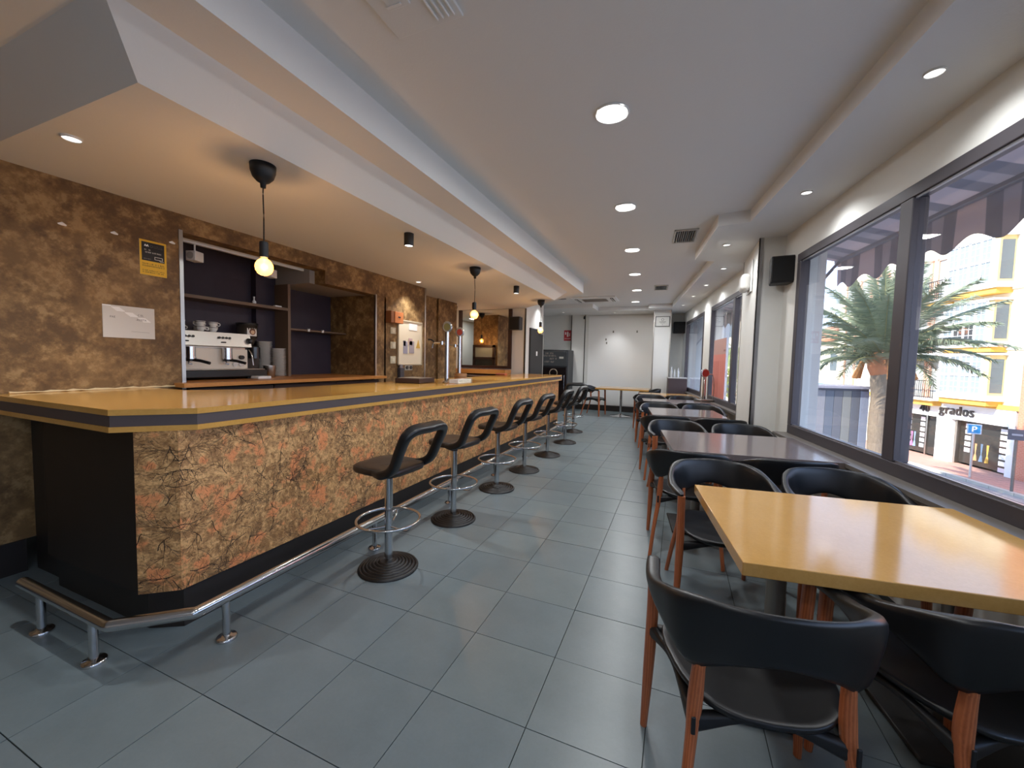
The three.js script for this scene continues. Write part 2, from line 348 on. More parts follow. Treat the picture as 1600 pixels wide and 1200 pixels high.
// ---------- bar ----------
const CY = 1.109, CF = -2.184;
{
  const t = thing('bar_worktop', 'long ochre stone bar worktop with a dark band between two ochre edges', 'worktop');
  const out = (e) => [[WX + 0.002, -0.99], [-2.42 - e * 0.4, -0.985 - e], [CF - e, -1.225 - e * 0.4], [CF - e, -7.97], [-3.02, -7.97], [-3.02, -2.2], [-3.3, -1.78], [WX + 0.002, -1.78]];
  obj('top_slab', prism(out(0), CY - 0.028, CY), M.ochre, t);
  obj('dark_band', prism(out(0.006), CY - 0.082, CY - 0.028), M.darkBand, t);
  obj('lower_slab', prism(out(0), CY - 0.108, CY - 0.082), M.ochre, t);
  obj('edge_cap', box(CF - 0.02, CF + 0.001, CY - 0.108, CY, -7.972, -7.965), M.white, t);
  const b = thing('bar_counter', 'bar front clad in copper-brown twig textured panels over a dark plinth', 'bar counter');
  const PX = -2.235, y0 = 0.2, y1 = CY - 0.108, zs = [-1.165, -2.42, -3.67, -4.92, -6.17, -7.42, -7.9];
  for (let i = 0; i < zs.length - 1; i++) obj('front_panel', box(PX - 0.03, PX, y0, y1, zs[i + 1] + 0.0015, zs[i] - 0.0015), M.barfront, b);
  obj('corner_panel', prism([[-2.375, -1.055], [PX, -1.165], [PX - 0.03, -1.19], [-2.405, -1.075]], y0, y1), M.barfront, b);
  obj('end_panel', box(-3.3, -2.385, y0, y1, -1.12, -1.062), M.sidePanel, b);
  obj('wall_post', box(WX + 0.02, -3.3, 0.0, y1, -1.3, -1.14), M.plinth, b);
  obj('plinth', prism([[-3.3, -1.1], [-2.385, -1.1], [PX - 0.012, -1.18], [PX - 0.012, -7.9], [-2.4, -7.9], [-2.4, -1.4], [-3.3, -1.4]], 0, y0), M.plinth, b);
  obj('carcass', [box(-2.34, -2.266, y0, y1, -7.9, -1.3), box(-3.3, -2.41, y0, y1, -1.4, -1.12)], M.plinth, b);
  obj('end_face', box(-3.0, -2.235, 0, y1, -7.93, -7.9), M.barfront, b);
}
{ // foot rail
  const t = thing('foot_rail', 'polished steel foot rail running along the foot of the bar', 'foot rail'), r = 0.026, y = 0.205;
  obj('tube', tube([[-3.0, y, -0.875], [-2.205, y, -0.875], [-2.195, y, -0.88], [-1.975, y, -1.075], [-1.968, y, -1.085], [-1.968, y, -7.85]], r, 18), M.chrome, t);
  obj('end_cap', new THREE.SphereGeometry(r, 16, 10).translate(-3.0, y, -0.875), M.chrome, t);
  for (const [x, z] of [[-2.82, -0.875], [-2.335, -0.875], [-1.968, -1.21], [-1.968, -2.24], [-1.968, -3.27], [-1.968, -4.3], [-1.968, -5.33], [-1.968, -6.36], [-1.968, -7.4]]) {
    const p = obj('post', cyl(0.017, 0.017, y - 0.02, x, 0, z, 16), M.chrome, t);
    obj('flange', lathe([[0, 0.022], [0.02, 0.022], [0.024, 0.016], [0.04, 0.014], [0.045, 0.008], [0.045, 0]], 24).translate(x, 0, z), M.chrome, p);
  }
}
// ---------- bar stools ----------
function makeStool() {
  const t = thing('bar_stool', '', 'stool', [0, 0, 0], 0, 'bar stools along the bar');
  // local: front of the seat towards +z
  const steps = [[0, 0.052], [0.03, 0.052]]; for (let k = 0; k < 7; k++) { const r = 0.045 + k * 0.021, y = 0.05 - k * 0.0058; steps.push([r, y - 0.004], [r + 0.004, y + 0.004], [r + 0.013, y + 0.004], [r + 0.019, y - 0.008]); } steps.push([0.192, 0.008], [0.192, 0]);
  obj('base', lathe(steps, 48), M.rubber, t);
  obj('post', cyl(0.025, 0.025, 0.6, 0, 0.045, 0, 24), M.chrome, t);
  obj('collar', cyl(0.03, 0.028, 0.05, 0, 0.6, 0, 20), M.blackSoft, t);
  const fr = obj('foot_ring', new THREE.TorusGeometry(0.2, 0.009, 10, 56).rotateX(Math.PI / 2).translate(0, 0.325, 0), M.chrome, t);
  for (const a of [0.6, 2.7, 4.8]) obj('ring_bracket', tube([[0.2 * Math.cos(a), 0.322, 0.2 * Math.sin(a)], [0.17 * Math.cos(a), 0.288, 0.17 * Math.sin(a)], [0.1 * Math.cos(a), 0.278, 0.1 * Math.sin(a)], [0.02 * Math.cos(a), 0.278, 0.02 * Math.sin(a)]], 0.006, 8, 12), M.chrome, fr);
  // seat slab, dished, wider at the back
  const rings = [], nx = 40;
  const outline = (k, e, y) => { const a = k / nx * 2 * Math.PI, c = Math.cos(a), s = Math.sin(a), q = 0.42; let x = Math.sign(c) * Math.pow(Math.abs(c), q), z = Math.sign(s) * Math.pow(Math.abs(s), q); const w = 0.185 + (z < 0 ? 0.0 : -0.012 * z); return [x * (w - e), y, z * (0.185 - e) + 0.0]; };
  const dish = (p, r) => { const q = Math.max(0, 1 - r * r); p[1] -= 0.012 * q * (p[2] < 0 ? 1.1 : 0.7) - 0.006 * Math.max(0, p[2] / 0.18); return p; };
  rings.push([...Array(nx)].map((_, k) => outline(k, 0.03, 0.652)), [...Array(nx)].map((_, k) => outline(k, 0.006, 0.658)), [...Array(nx)].map((_, k) => outline(k, 0, 0.675)), [...Array(nx)].map((_, k) => outline(k, 0.003, 0.694)), [...Array(nx)].map((_, k) => outline(k, 0.014, 0.702)));
  for (const r of [0.75, 0.5, 0.25, 0.03]) rings.push([...Array(nx)].map((_, k) => dish(outline(k, 0.014 + (1 - r) * 0.17, 0.702), r)));
  obj('seat', loft(rings), M.seat, t);
  // looped backrest: leaves the sides of the seat's rear, leans back
  const pts = curve([[-0.165, 0.675, -0.02], [-0.175, 0.678, -0.11], [-0.18, 0.72, -0.19], [-0.185, 0.83, -0.245], [-0.18, 0.925, -0.29], [-0.14, 0.955, -0.305], [0, 0.96, -0.312], [0.14, 0.955, -0.305], [0.18, 0.925, -0.29], [0.185, 0.83, -0.245], [0.18, 0.72, -0.19], [0.175, 0.678, -0.11], [0.165, 0.675, -0.02]], 72);
  obj('backrest', sweep(pts, u => { const m = Math.min(1, Math.abs(u - 0.5) * 4.2); const e = Math.min(1, Math.min(u, 1 - u) * 14); return [(0.023 + 0.006 * m) * (0.55 + 0.45 * e), (0.036 - 0.008 * m) * (0.6 + 0.4 * e)]; }, { n: 14, sq: 1.8, up: [0, 0.55, 1] }), M.black, t);
  return t;
}
const stool0 = makeStool();
[[-1.705, -2.072, -1.62, 'black bar stool with looped back nearest the camera'], [-1.735, -2.95, -1.66, 'second black bar stool from the camera'], [-1.745, -3.87, -1.6, 'third black bar stool from the camera'], [-1.735, -4.68, -1.64, 'fourth black bar stool from the camera'], [-1.72, -5.6, -1.6, 'fifth black bar stool from the camera'], [-1.725, -6.62, -1.66, 'sixth black bar stool, near the far end of the bar'], [-1.86, -7.75, -2.75, 'last black bar stool turned with its back to the room']].forEach(([x, z, a, l], i) => {
  if (!i) { stool0.position.set(x, 0, z); stool0.rotation.y = a; stool0.userData.label = l; } else dup(stool0, [x, 0, z], a, l);
});
// ---------- pendants ----------
const warm = new THREE.Color().setRGB(1.0, 0.52, 0.2);
M.amber = mat(0xffd9a0, 0.02, { transmission: 1, thickness: 0, ior: 1.3 });
M.filament = mat(0x331a05, 0.5, { emissive: new THREE.Color().setRGB(1, 0.62, 0.24), emissiveIntensity: 3 });
M.bulbGlow = new THREE.MeshPhysicalMaterial({ color: 0xffc27a, roughness: 0.3, transmission: 0, emissive: new THREE.Color().setRGB(1, 0.48, 0.13), emissiveIntensity: 0.32, transparent: true, opacity: 0.42 });
function pendant(x, z, label, by, power) {
  const t = thing('pendant_lamp', label, 'lamp', [x, 0, z], 0, 'filament pendant lamps over the bar');
  obj('ceiling_cup', lathe([[0.0, LOW - 0.13], [0.014, LOW - 0.13], [0.016, LOW - 0.105], [0.034, LOW - 0.095], [0.055, LOW - 0.072], [0.066, LOW - 0.04], [0.068, LOW - 0.001], [0.0, LOW - 0.001]], 32), M.blackSoft, t);
  obj('cord', tube([[0, by + 0.14, 0], [0.003, by + 0.3, 0.001], [-0.002, by + 0.42, 0], [0, LOW - 0.12, 0]], 0.0035, 8, 14), M.blackRough, t);
  obj('socket', lathe([[0, by + 0.145], [0.02, by + 0.145], [0.024, by + 0.14], [0.024, by + 0.055], [0.02, by + 0.052], [0, by + 0.052]], 24), M.blackSoft, t);
  const b = obj('bulb', lathe([[0.013, 0.062], [0.014, 0.052], [0.022, 0.044], [0.036, 0.033], [0.046, 0.014], [0.0485, -0.004], [0.045, -0.022], [0.034, -0.04], [0.018, -0.0505], [0, -0.053]], 28).translate(0, by, 0), M.bulbGlow, t);
  const f = []; for (let k = 0; k < 6; k++) { const a = k / 6 * 6.283; f.push(tube([[0.012 * Math.cos(a), by + 0.026, 0.012 * Math.sin(a)], [0.02 * Math.cos(a + 0.3), by - 0.02, 0.02 * Math.sin(a + 0.3)]], 0.0016, 5)); }
  obj('filament', f, M.filament, b);
  const l = new THREE.PointLight(warm, power); l.position.set(0, by, 0); l.castShadow = true; l.shadow.radius = 0.45; t.add(l);
}
pendant(-2.285, -1.655, 'filament bulb pendant over the near end of the bar', 1.9, 0.4);
pendant(-2.295, -4.323, 'filament bulb pendant over the middle of the bar', 1.925, 0.4);
pendant(-2.335, -6.96, 'filament bulb pendant over the far end of the bar', 1.945, 0.42);
pendant(-4.35, -7.3, 'small pendant lamp behind the beer taps by the mirror', 1.83, 0.4);

// ---------- ceiling lights ----------
const ledGlow = mat(0xffffff, 0.5, { emissive: new THREE.Color().setRGB(1, 0.98, 0.94), emissiveIntensity: 3 });
const whiteLed = new THREE.Color().setRGB(0.97, 0.985, 1.0);
const lightsOut = [];
function downlight(name, x, y, z, r, label, group, L, spot) {
  const t = thing(name, label, 'light', [x, y, z], 0, group);
  obj('rim', lathe([[r, -0.001], [r * 1.13, -0.001], [r * 1.15, -0.006], [r * 1.06, -0.012], [r, -0.006]], 40), M.white, t);
  obj('lamp_disc', new THREE.CylinderGeometry(r, r, 0.003, 40).translate(0, -0.0035, 0), ledGlow, t);
  if (spot) { const l = new THREE.SpotLight(whiteLed, L, 0, spot, 0.8); l.position.set(0, -0.02, 0); l.target.position.set(0, -1, 0); l.castShadow = true; l.shadow.radius = 1.2; t.add(l, l.target); }
  else { const s = r * 1.77, l = new THREE.RectAreaLight(whiteLed, L, s, s); l.position.set(0, -0.008, 0); l.rotation.x = -Math.PI / 2; t.add(l); }
  return t;
}
const nth = ['nearest', 'second', 'third', 'fourth', 'fifth', 'sixth'];
[[-0.424, -2.477], [-0.521, -3.969], [-0.608, -5.467], [-0.716, -6.946], [-0.822, -8.451], [-0.99, -10.0], [-0.33, -0.98], [-0.24, 0.5], [-0.15, 2.0]].forEach(([x, z], i) => downlight('round_downlight', x, TOP, z, 0.088, i < 6 ? `${nth[i]} large round ceiling downlight in the central row` : ['large round downlight just above the camera', 'large round downlight behind the camera', 'last large round downlight far behind the camera'][i - 6], 'large round downlights in a row', i < 6 ? 210 : 130));
[[1.024, -2.483], [0.866, -3.804], [0.45, -5.14], [0.535, -6.36], [0.39, -7.6], [0.23, -8.75], [0.06, -10.0]].forEach(([x, z], i) => downlight('recessed_spotlight', x, SOF, z, 0.034, `small recessed spotlight over the windows, ${['nearest', 'second', 'third', 'fourth', 'fifth', 'sixth', 'farthest'][i]} of its row`, 'small spotlights above the windows', 1.9, 1.3));
downlight('recessed_spotlight', -2.965, LOW, -1.103, 0.036, 'small recessed spotlight in the low ceiling left of the pendants', 'small spotlights', 4, 0.9);
downlight('recessed_spotlight', -3.5, LOW, -4.87, 0.036, 'small recessed spotlight above the notice board', 'small spotlights', 4, 0.9);
downlight('recessed_spotlight', -1.65, 2.755, -11.25, 0.036, 'small recessed spotlight lighting the white panel at the back', 'small spotlights', 3, 0.8);
downlight('recessed_spotlight', -2.75, TOP, -8.75, 0.036, 'small recessed spotlight in front of the black door', 'small spotlights', 5, 0.8);
downlight('recessed_spotlight', -3.0, 2.755, -10.9, 0.036, 'small recessed spotlight above the dark drinks fridge', 'small spotlights', 5, 0.8);
function cylSpot(x, z, label) {
  const t = thing('cylinder_spotlight', label, 'light', [x, LOW, z], 0, 'black cylinder spotlights');
  obj('housing', lathe([[0.0, 0], [0.042, 0], [0.042, -0.105], [0.036, -0.108], [0.033, -0.085], [0, -0.085]], 28), M.blackSoft, t);
  obj('lamp_disc', new THREE.CylinderGeometry(0.034, 0.034, 0.003, 24).translate(0, -0.104, 0), ledGlow, t);
  const l = new THREE.SpotLight(whiteLed, 5, 0, 0.7, 0.6); l.position.set(0, -0.112, 0); l.target.position.set(0, -1, 0); l.castShadow = true; l.shadow.radius = 1; t.add(l, l.target);
}
cylSpot(-2.255, -2.989, 'black cylinder spotlight between the first two pendants'); cylSpot(-2.258, -5.564, 'black cylinder spotlight between the middle and far pendants'); cylSpot(-3.72, -7.0, 'black cylinder spotlight in front of the mirror');
{ // lit panel in the passage behind the bar, seen in the mirror
  const t = thing('panel_light', 'flat white ceiling panel light reflected in the framed mirror', 'light', [-5.0, LOW, -6.0]);
  obj('frame', rbox(0.4, 0.012, 0.9, 0, -0.007, 0, 0.003), M.white, t); obj('lamp_panel', rbox(0.34, 0.004, 0.84, 0, -0.0155, 0, 0.001), ledGlow, t);
  const l = new THREE.RectAreaLight(whiteLed, 12, 0.34, 0.84); l.position.set(0, -0.02, 0); l.rotation.x = -Math.PI / 2; t.add(l);
}
// vents
function vent(x, z, label) {
  const t = thing('ceiling_vent', label, 'vent', [x, TOP, z], 0.06, 'square ceiling vents');
  obj('backing', rbox(0.2, 0.004, 0.42, 0, -0.003, 0, 0.001), M.blackRough, t);
  obj('frame', [rbox(0.02, 0.012, 0.5, -0.115, -0.006, 0), rbox(0.02, 0.012, 0.5, 0.115, -0.006, 0), rbox(0.25, 0.012, 0.04, 0, -0.006, -0.23), rbox(0.25, 0.012, 0.04, 0, -0.006, 0.23)], M.steel, t);
  for (let k = 0; k < 9; k++) obj('slat', new THREE.BoxGeometry(0.004, 0.014, 0.42).rotateZ(0.5).translate(-0.088 + k * 0.022, -0.009, 0), M.steel, t);
}
vent(0.015, -5.07, 'near ceiling vent beside the soffit step'); vent(-0.36, -8.3, 'far ceiling vent near the back of the room');
function cassette(x, z, w, d, turn, label) {
  const t = thing('air_conditioner', label, 'air conditioner', [x, TOP, z], turn);
  obj('panel', rbox(w, 0.03, d, 0, -0.015, 0, 0.012), M.white, t);
  obj('intake_grille', [rbox(w * 0.56, 0.006, d * 0.5, 0, -0.038, 0, 0.003)], mat(0x8d8a86, 0.6), t);
  for (let k = 0; k < 9; k++) obj('grille_slat', rbox(w * 0.54, 0.004, 0.008, 0, -0.043, (k - 4) * d * 0.054, 0.001), mat(0x9c9995, 0.6), t);
  for (const s of [-1, 1]) { const v = obj('outlet', rbox(0.06, 0.006, d * 0.72, s * w * 0.4, -0.037, 0, 0.002), M.blackRough, t); obj('flap', rbox(0.022, 0.008, d * 0.7, s * w * 0.4, -0.042, 0, 0.003), M.white, v); }
}
cassette(-1.83, -9.4, 1.0, 0.72, 0, 'white ceiling cassette air conditioner near the back wall');
{ const t = thing('air_conditioner', 'flush white ceiling air outlet at the top edge near the camera', 'air conditioner', [-1.08, TOP, -1.17]);
  obj('panel', rbox(0.34, 0.014, 0.8, 0, -0.007, 0, 0.004), M.ceiling, t); obj('inner_flap', rbox(0.1, 0.008, 0.6, -0.05, -0.017, 0.04, 0.003), M.ceiling, t); obj('catch', rbox(0.07, 0.006, 0.012, -0.07, -0.022, -0.24, 0.002), M.white, t);
  for (let k = 0; k < 4; k++) obj('slat', rbox(0.008, 0.01, 0.74, 0.06 + k * 0.027, -0.018, 0, 0.003), M.white, t); }
{ const t = thing('slot_vent', 'thin dark slot vent in the ceiling before the back wall', 'vent', [-2.75, TOP, -9.2]); obj('slot', rbox(0.55, 0.012, 0.06, 0, -0.006, 0, 0.002), mat(0x6f6c68, 0.6), t); obj('blade', rbox(0.53, 0.006, 0.008, 0, -0.014, 0, 0.002), M.blackRough, t); }
// ---------- back bar niche ----------
{
  const t = thing('back_bar_cabinet', 'dark back bar shelving set into the brown wall opening', 'cabinet');
  const NB = -4.5;
  obj('back_panel', box(NB - 0.03, NB, 0.9, 2.5, -4.6, -1.6), M.nichePanel, t);
  obj('left_cheek', box(NB, WX - 0.16, 0.9, 2.48, -1.92, -1.86), M.nichePanel, t);
  obj('right_cheek', box(NB, WX, 0.9, 2.2, -4.43, -4.4), M.plaster, t);
  obj('divider', box(-4.42, -4.2, 1.135, 2.2, -3.36, -3.325), M.shelf, t);
  obj('divider_back', box(NB, -4.42, 1.135, 2.45, -3.38, -3.1), M.nichePanel, t);
  obj('bulkhead', [box(NB, WX - 0.16, 2.2, 2.26, -4.4, -3.34), box(NB, WX - 0.16, 2.26, 2.48, -3.44, -3.34)], mat(0xa29c94, 0.8), t);
  obj('upper_shelf', box(-4.47, -4.2, 1.895, 1.925, -3.325, -1.92), M.shelf, t);
  obj('lower_shelf', box(-4.45, -4.22, 1.68, 1.7, -4.4, -3.36), M.shelf, t);
  obj('niche_ceiling', box(NB, WX - 0.16, 2.45, 2.5, -3.34, -1.9), M.nichePanel, t);
  obj('cable_channel', box(-3.95, -3.9, 1.14, 2.2, -4.4, -4.37), M.white, t);
  obj('cable', tube([[-3.93, 2.17, -4.2], [-3.93, 2.18, -4.3], [-3.9, 2.1, -4.36], [-3.9, 1.6, -4.365], [-3.92, 1.2, -4.36]], 0.006, 6, 20), M.blackRough, t);
}
{
  const t = thing('back_bar_ledge', 'orange-brown work ledge inside the back bar opening', 'worktop');
  obj('ledge_top', box(-4.5, -3.58, 1.105, 1.138, -4.3, -1.92), M.ledge, t);
  for (const [a, b] of [[-4.2, -3.5], [-3.49, -2.72], [-2.71, -1.99]]) obj('drawer_front', box(-3.66, -3.635, 0.92, 1.09, a, b), M.darkWood, t);
}
{ // track with two white spotlights
  const t = thing('spotlight_track', 'white spotlight track under the head of the back bar opening', 'track'); obj('rail', rbox(0.04, 0.05, 1.4, -3.98, 2.36, -2.66, 0.006), M.white, t);
  for (const [z, l] of [[-2.24, 'left white cube spotlight hanging from the back bar track'], [-2.95, 'right white cube spotlight behind the near pendant bulb']]) {
    const s = thing('track_spotlight', l, 'light', [-3.98, 2.25, z], 0.4, 'white track spotlights'); obj('housing', rbox(0.085, 0.085, 0.1, 0, -0.02, 0, 0.006), M.white, s); obj('bracket', [cyl(0.007, 0.007, 0.075, 0, 0.02, 0, 10), rbox(0.03, 0.012, 0.05, 0, 0.092, 0)], M.white, s);
    obj('lens', cyl(0.03, 0.03, 0.004, 0, 0, 0, 20).rotateX(Math.PI / 2).translate(0, -0.02, 0.051), mat(0xbcbcba, 0.2), s);
  }
}
const LY = 1.138;
{ // espresso machine, front towards +x
  const t = thing('espresso_machine', 'two-group stainless espresso machine with a white front', 'coffee machine', [-4.15, LY, -2.42], 0);
  const z0 = -0.34, z1 = 0.42; // far, near
  obj('body', rbox(0.34, 0.34, z1 - z0, -0.12, 0.235, (z0 + z1) / 2, 0.012), M.steel, t);
  obj('control_panel', hard(loft([[z0 - 0.02], [z1]].map(([z]) => [[0.0, 0.30, z], [0.11, 0.315, z], [0.085, 0.445, z], [-0.28, 0.455, z], [-0.28, 0.42, z], [0.0, 0.41, z]].reverse()))), mat(0xd2cec6, 0.32, { metalness: 0.7 }), t);
  obj('back_plate', rbox(0.012, 0.2, z1 - z0 - 0.06, 0.056, 0.19, 0.0, 0.004), mat(0xe4d8c6, 0.3), t);
  obj('drip_tray', rbox(0.46, 0.07, z1 - z0 + 0.1, -0.01, 0.055, -0.02, 0.01), M.black, t);
  obj('tray_grid', rbox(0.4, 0.008, z1 - z0 + 0.06, 0.01, 0.094, -0.02, 0.003), M.steel, t);
  for (const z of [z0 + 0.05, z1 - 0.06]) for (const x of [-0.18, 0.16]) obj('foot', cyl(0.02, 0.02, 0.022, x, 0, z, 14), M.black, t);
  for (const z of [0.2, -0.12]) {
    const g = obj('group_head', [cyl(0.04, 0.04, 0.1, 0.11, 0.2, z, 24), cyl(0.045, 0.045, 0.012, 0.11, 0.19, z, 24)], M.chrome, t);
    obj('portafilter', [tube([[0.11, 0.185, z], [0.2, 0.175, z - 0.03], [0.28, 0.155, z - 0.06]], 0.014, 10), cyl(0.036, 0.036, 0.025, 0.11, 0.17, z, 20)], M.black, g);
    obj('spout', tube([[0.12, 0.172, z + 0.02], [0.125, 0.15, z + 0.025], [0.13, 0.14, z]], 0.007, 8), M.chrome, g);
    for (let k = 0; k < 4; k++) obj('button', cyl(0.011, 0.011, 0.006, 0, 0, 0, 14).rotateZ(-Math.PI / 2 + 0.18).translate(0.1, 0.395, z + 0.065 - k * 0.032), M.black, t);
    obj('button', rbox(0.008, 0.012, 0.045, 0.107, 0.352, z + 0.03, 0.003), M.black, t);
  }
  for (const z of [0.32, -0.34]) obj('steam_knob', lathe([[0, 0], [0.03, 0.002], [0.024, 0.045], [0.015, 0.05], [0, 0.05]], 18).rotateZ(-Math.PI / 2).translate(0.09, 0.375, z), M.black, t);
  for (const [y, z] of [[0.12, -0.22], [0.12, -0.28]]) obj('gauge', [cyl(0.024, 0.024, 0.01, 0, 0, 0, 22).rotateZ(-Math.PI / 2).translate(0.062, y + 0.02, z)], M.chrome, t);
  obj('knob', cyl(0.022, 0.02, 0.03, 0, 0, 0, 18).rotateZ(-Math.PI / 2).translate(0.062, 0.21, -0.28), M.black, t);
  obj('steam_wand', tube([[0.07, 0.29, -0.36], [0.1, 0.25, -0.365], [0.12, 0.13, -0.37]], 0.006, 8, 10), M.chrome, t);
}
{ // cups on top of the machine: stacked pairs
  const cupG = lathe([[0, 0], [0.02, 0], [0.024, 0.004], [0.036, 0.028], [0.04, 0.05], [0.037, 0.05], [0.033, 0.028], [0.02, 0.006], [0, 0.005]], 22), hG = new THREE.TorusGeometry(0.014, 0.004, 8, 16).translate(0.046, 0.028, 0), ring = new THREE.CylinderGeometry(0.0392, 0.0385, 0.005, 22, 1, true).translate(0, 0.042, 0);
  const by = LY + 0.456; let n = 0;
  for (const [x, z] of [[-4.28, -2.06], [-4.36, -2.12], [-4.27, -2.26], [-4.35, -2.31], [-4.27, -2.44], [-4.36, -2.47], [-4.28, -2.56]]) for (let k = 0; k < 2; k++) {
    const t = thing('coffee_cup', 'white coffee cup stacked on top of the espresso machine', 'cup', [x, by + k * 0.047, z], rr(0, 6), 'cups on the espresso machine'); n++;
    obj('bowl', cupG, M.porcelain, t); obj('handle', hG, M.porcelain, t); obj('band', ring, mat(0x4a3a30, 0.4), t);
  }
}
{ // grinder
  const t = thing('coffee_grinder', 'coffee grinder with a dark bean hopper and round sticker', 'grinder', [-4.34, LY, -2.94], 0);
  obj('body', [rbox(0.17, 0.34, 0.16, 0, 0.17, 0, 0.02), rbox(0.2, 0.04, 0.18, 0.03, 0.02, 0, 0.01)], M.black, t);
  obj('dosing_chamber', cyl(0.055, 0.055, 0.12, 0.11, 0.2, 0, 24), mat(0x2a2a2c, 0.12), t);
  obj('hopper', lathe([[0.05, 0.34], [0.06, 0.36], [0.095, 0.43], [0.1, 0.56], [0, 0.56]], 28), mat(0x3c352f, 0.18), t);
  obj('hopper_lid', cyl(0.104, 0.1, 0.018, 0, 0.56, 0, 28), M.black, t);
  const st = canvasTex(128, 128, (x) => { x.fillStyle = '#e8e2d8'; x.fillRect(0, 0, 128, 128); x.fillStyle = '#7a4726'; x.beginPath(); x.arc(64, 74, 40, 0, 7); x.fill(); x.fillStyle = '#d9b48a'; x.beginPath(); x.arc(64, 80, 24, 0, 7); x.fill(); });
  obj('sticker', new THREE.CylinderGeometry(0.0985, 0.0965, 0.11, 20, 1, true, Math.PI / 2 - 0.6, 1.1).translate(0, 0.495, 0), new THREE.MeshStandardMaterial({ map: st, roughness: 0.5 }), t);
}
// plate stacks
{
  const pg = lathe([[0, 0], [0.05, 0], [0.054, 0.004], [0.075, 0.011], [0.078, 0.014], [0.074, 0.0135], [0.05, 0.006], [0, 0.005]], 28);
  for (const [x, z, n, w] of [[-4.335, -3.13, 27, 'taller'], [-4.24, -3.23, 22, 'shorter']]) for (let k = 0; k < n; k++) {
    const p = obj('saucer', pg, M.porcelain, null, [x + rr(-0.002, 0.002), LY + k * 0.0145, z + rr(-0.002, 0.002)]); tag(p, `white saucer in the ${w} stack beside the coffee grinder`, 'saucer', `${w} saucer stack`);
  }
}
{ const t = thing('knock_box', 'small steel knock-out box beside the espresso machine', 'box', [-4.05, LY, -2.98], 0); obj('bin', lathe([[0, 0], [0.05, 0], [0.062, 0.13], [0.058, 0.13], [0.047, 0.006], [0, 0.006]], 24), M.steel, t); obj('knock_bar', tube([[0, 0.115, -0.06], [0, 0.115, 0.06]], 0.009, 8), M.blackSoft, t); }
tag(obj('folded_cloth', rbox(0.12, 0.03, 0.14, -3.86, LY + 0.015, -2.75, 0.012), M.white), 'white folded cloth lying before the espresso machine', 'cloth');
{ const t = thing('soap_bottle', 'tiny white bottle on the upper back bar shelf', 'bottle', [-4.28, 1.925, -2.98]); obj('body', lathe([[0, 0], [0.02, 0], [0.02, 0.03], [0.008, 0.045], [0.007, 0.07], [0, 0.07]], 16), M.white, t); obj('cap', cyl(0.009, 0.009, 0.012, 0, 0.07, 0, 12), M.white, t); }
tag(obj('white_adapter', rbox(0.04, 0.02, 0.08, -4.26, 1.935, -3.24, 0.004), M.white), 'white plug adapter lying on the upper shelf end', 'adapter');
for (const [z, w] of [[-3.62, 'left'], [-3.83, 'right']]) { const t = thing('shelf_clip', `${w} small white clip on the lower shelf edge`, 'clip', [-4.215, 1.69, z], 0, 'white shelf clips'); obj('hook', [rbox(0.012, 0.03, 0.03, 0, 0, 0, 0.004), rbox(0.03, 0.008, 0.02, 0.0, 0.017, 0, 0.003)], M.white, t); }
{ const t = thing('patterned_card', 'grey patterned card leaning at the right of the back bar', 'card', [-4.1, 1.33, -4.36], 0); obj('sheet', rbox(0.17, 0.26, 0.008, 0, 0.13, 0, 0.002), new THREE.MeshStandardMaterial({ roughness: 0.7, map: dataTex(128, i => nB[(i * 5) % 262144] > 0.52 ? [150, 146, 150] : [66, 60, 70], 0.3) }), t); }
// ---------- notices on the brown wall (facing +x) ----------
// a printed line too small to be read in the photograph
function scrawl(x, u, v, w, h, c) { x.fillStyle = c; let p = u; while (p < u + w) { const q = rr(0.35, 0.8) * h; if (rnd() < 0.86) { x.fillRect(p, v, h * 0.2, h); if (rnd() < 0.6) x.fillRect(p, v + (rnd() < 0.5 ? 0 : h * 0.8), q * 0.7, h * 0.2); } p += q; } }
function flat(name, label, cat, y0, y1, za, zb, tex, x = WX, th = 0.004, group) { // za = left edge in view (nearer), zb = right edge
  const w = Math.abs(zb - za), h = y1 - y0, t = thing(name, label, cat, [x, y0, (za + zb) / 2], Math.PI / 2, group);
  obj('backing', rbox(w, h, th, 0, h / 2, th / 2, 0.001, 1), M.white, t);
  obj('print', new THREE.PlaneGeometry(w, h).translate(0, h / 2, th + 0.0006), tex instanceof THREE.Material ? tex : new THREE.MeshStandardMaterial({ map: tex, roughness: 0.6 }), t); return t;
}
flat('alarm_sign', 'yellow and black alarm notice on the brown wall', 'sign', 1.958, 2.216, -1.719, -1.888, canvasTex(256, 384, (x) => {
  x.fillStyle = '#e0b22a'; x.fillRect(0, 0, 256, 384); x.fillStyle = '#1d1b1a'; x.fillRect(20, 22, 216, 204);
  x.strokeStyle = '#fff'; x.lineWidth = 9; x.lineJoin = 'round'; x.beginPath(); x.moveTo(48, 70); x.lineTo(54, 50); x.lineTo(66, 68); x.lineTo(76, 50); x.lineTo(84, 70); x.stroke();
  x.strokeStyle = '#5a5650'; x.lineWidth = 5; x.beginPath(); x.arc(112, 60, 12, 0, 7); x.stroke(); scrawl(x, 134, 48, 80, 9, '#6a665e'); scrawl(x, 134, 66, 86, 9, '#6a665e');
  scrawl(x, 46, 98, 56, 14, '#d8d4cc'); scrawl(x, 46, 124, 160, 15, '#d8d4cc'); scrawl(x, 38, 200, 66, 8, '#bdb8ae');
  x.strokeStyle = '#f2efe8'; x.lineWidth = 4; x.strokeRect(142, 172, 74, 28); x.beginPath(); x.moveTo(186, 200); x.lineTo(196, 214); x.lineTo(228, 212); x.stroke();
  for (const [y, h] of [[252, 15], [276, 13], [326, 12], [346, 12]]) scrawl(x, 24, y, 206, h, '#2c2519');
}));
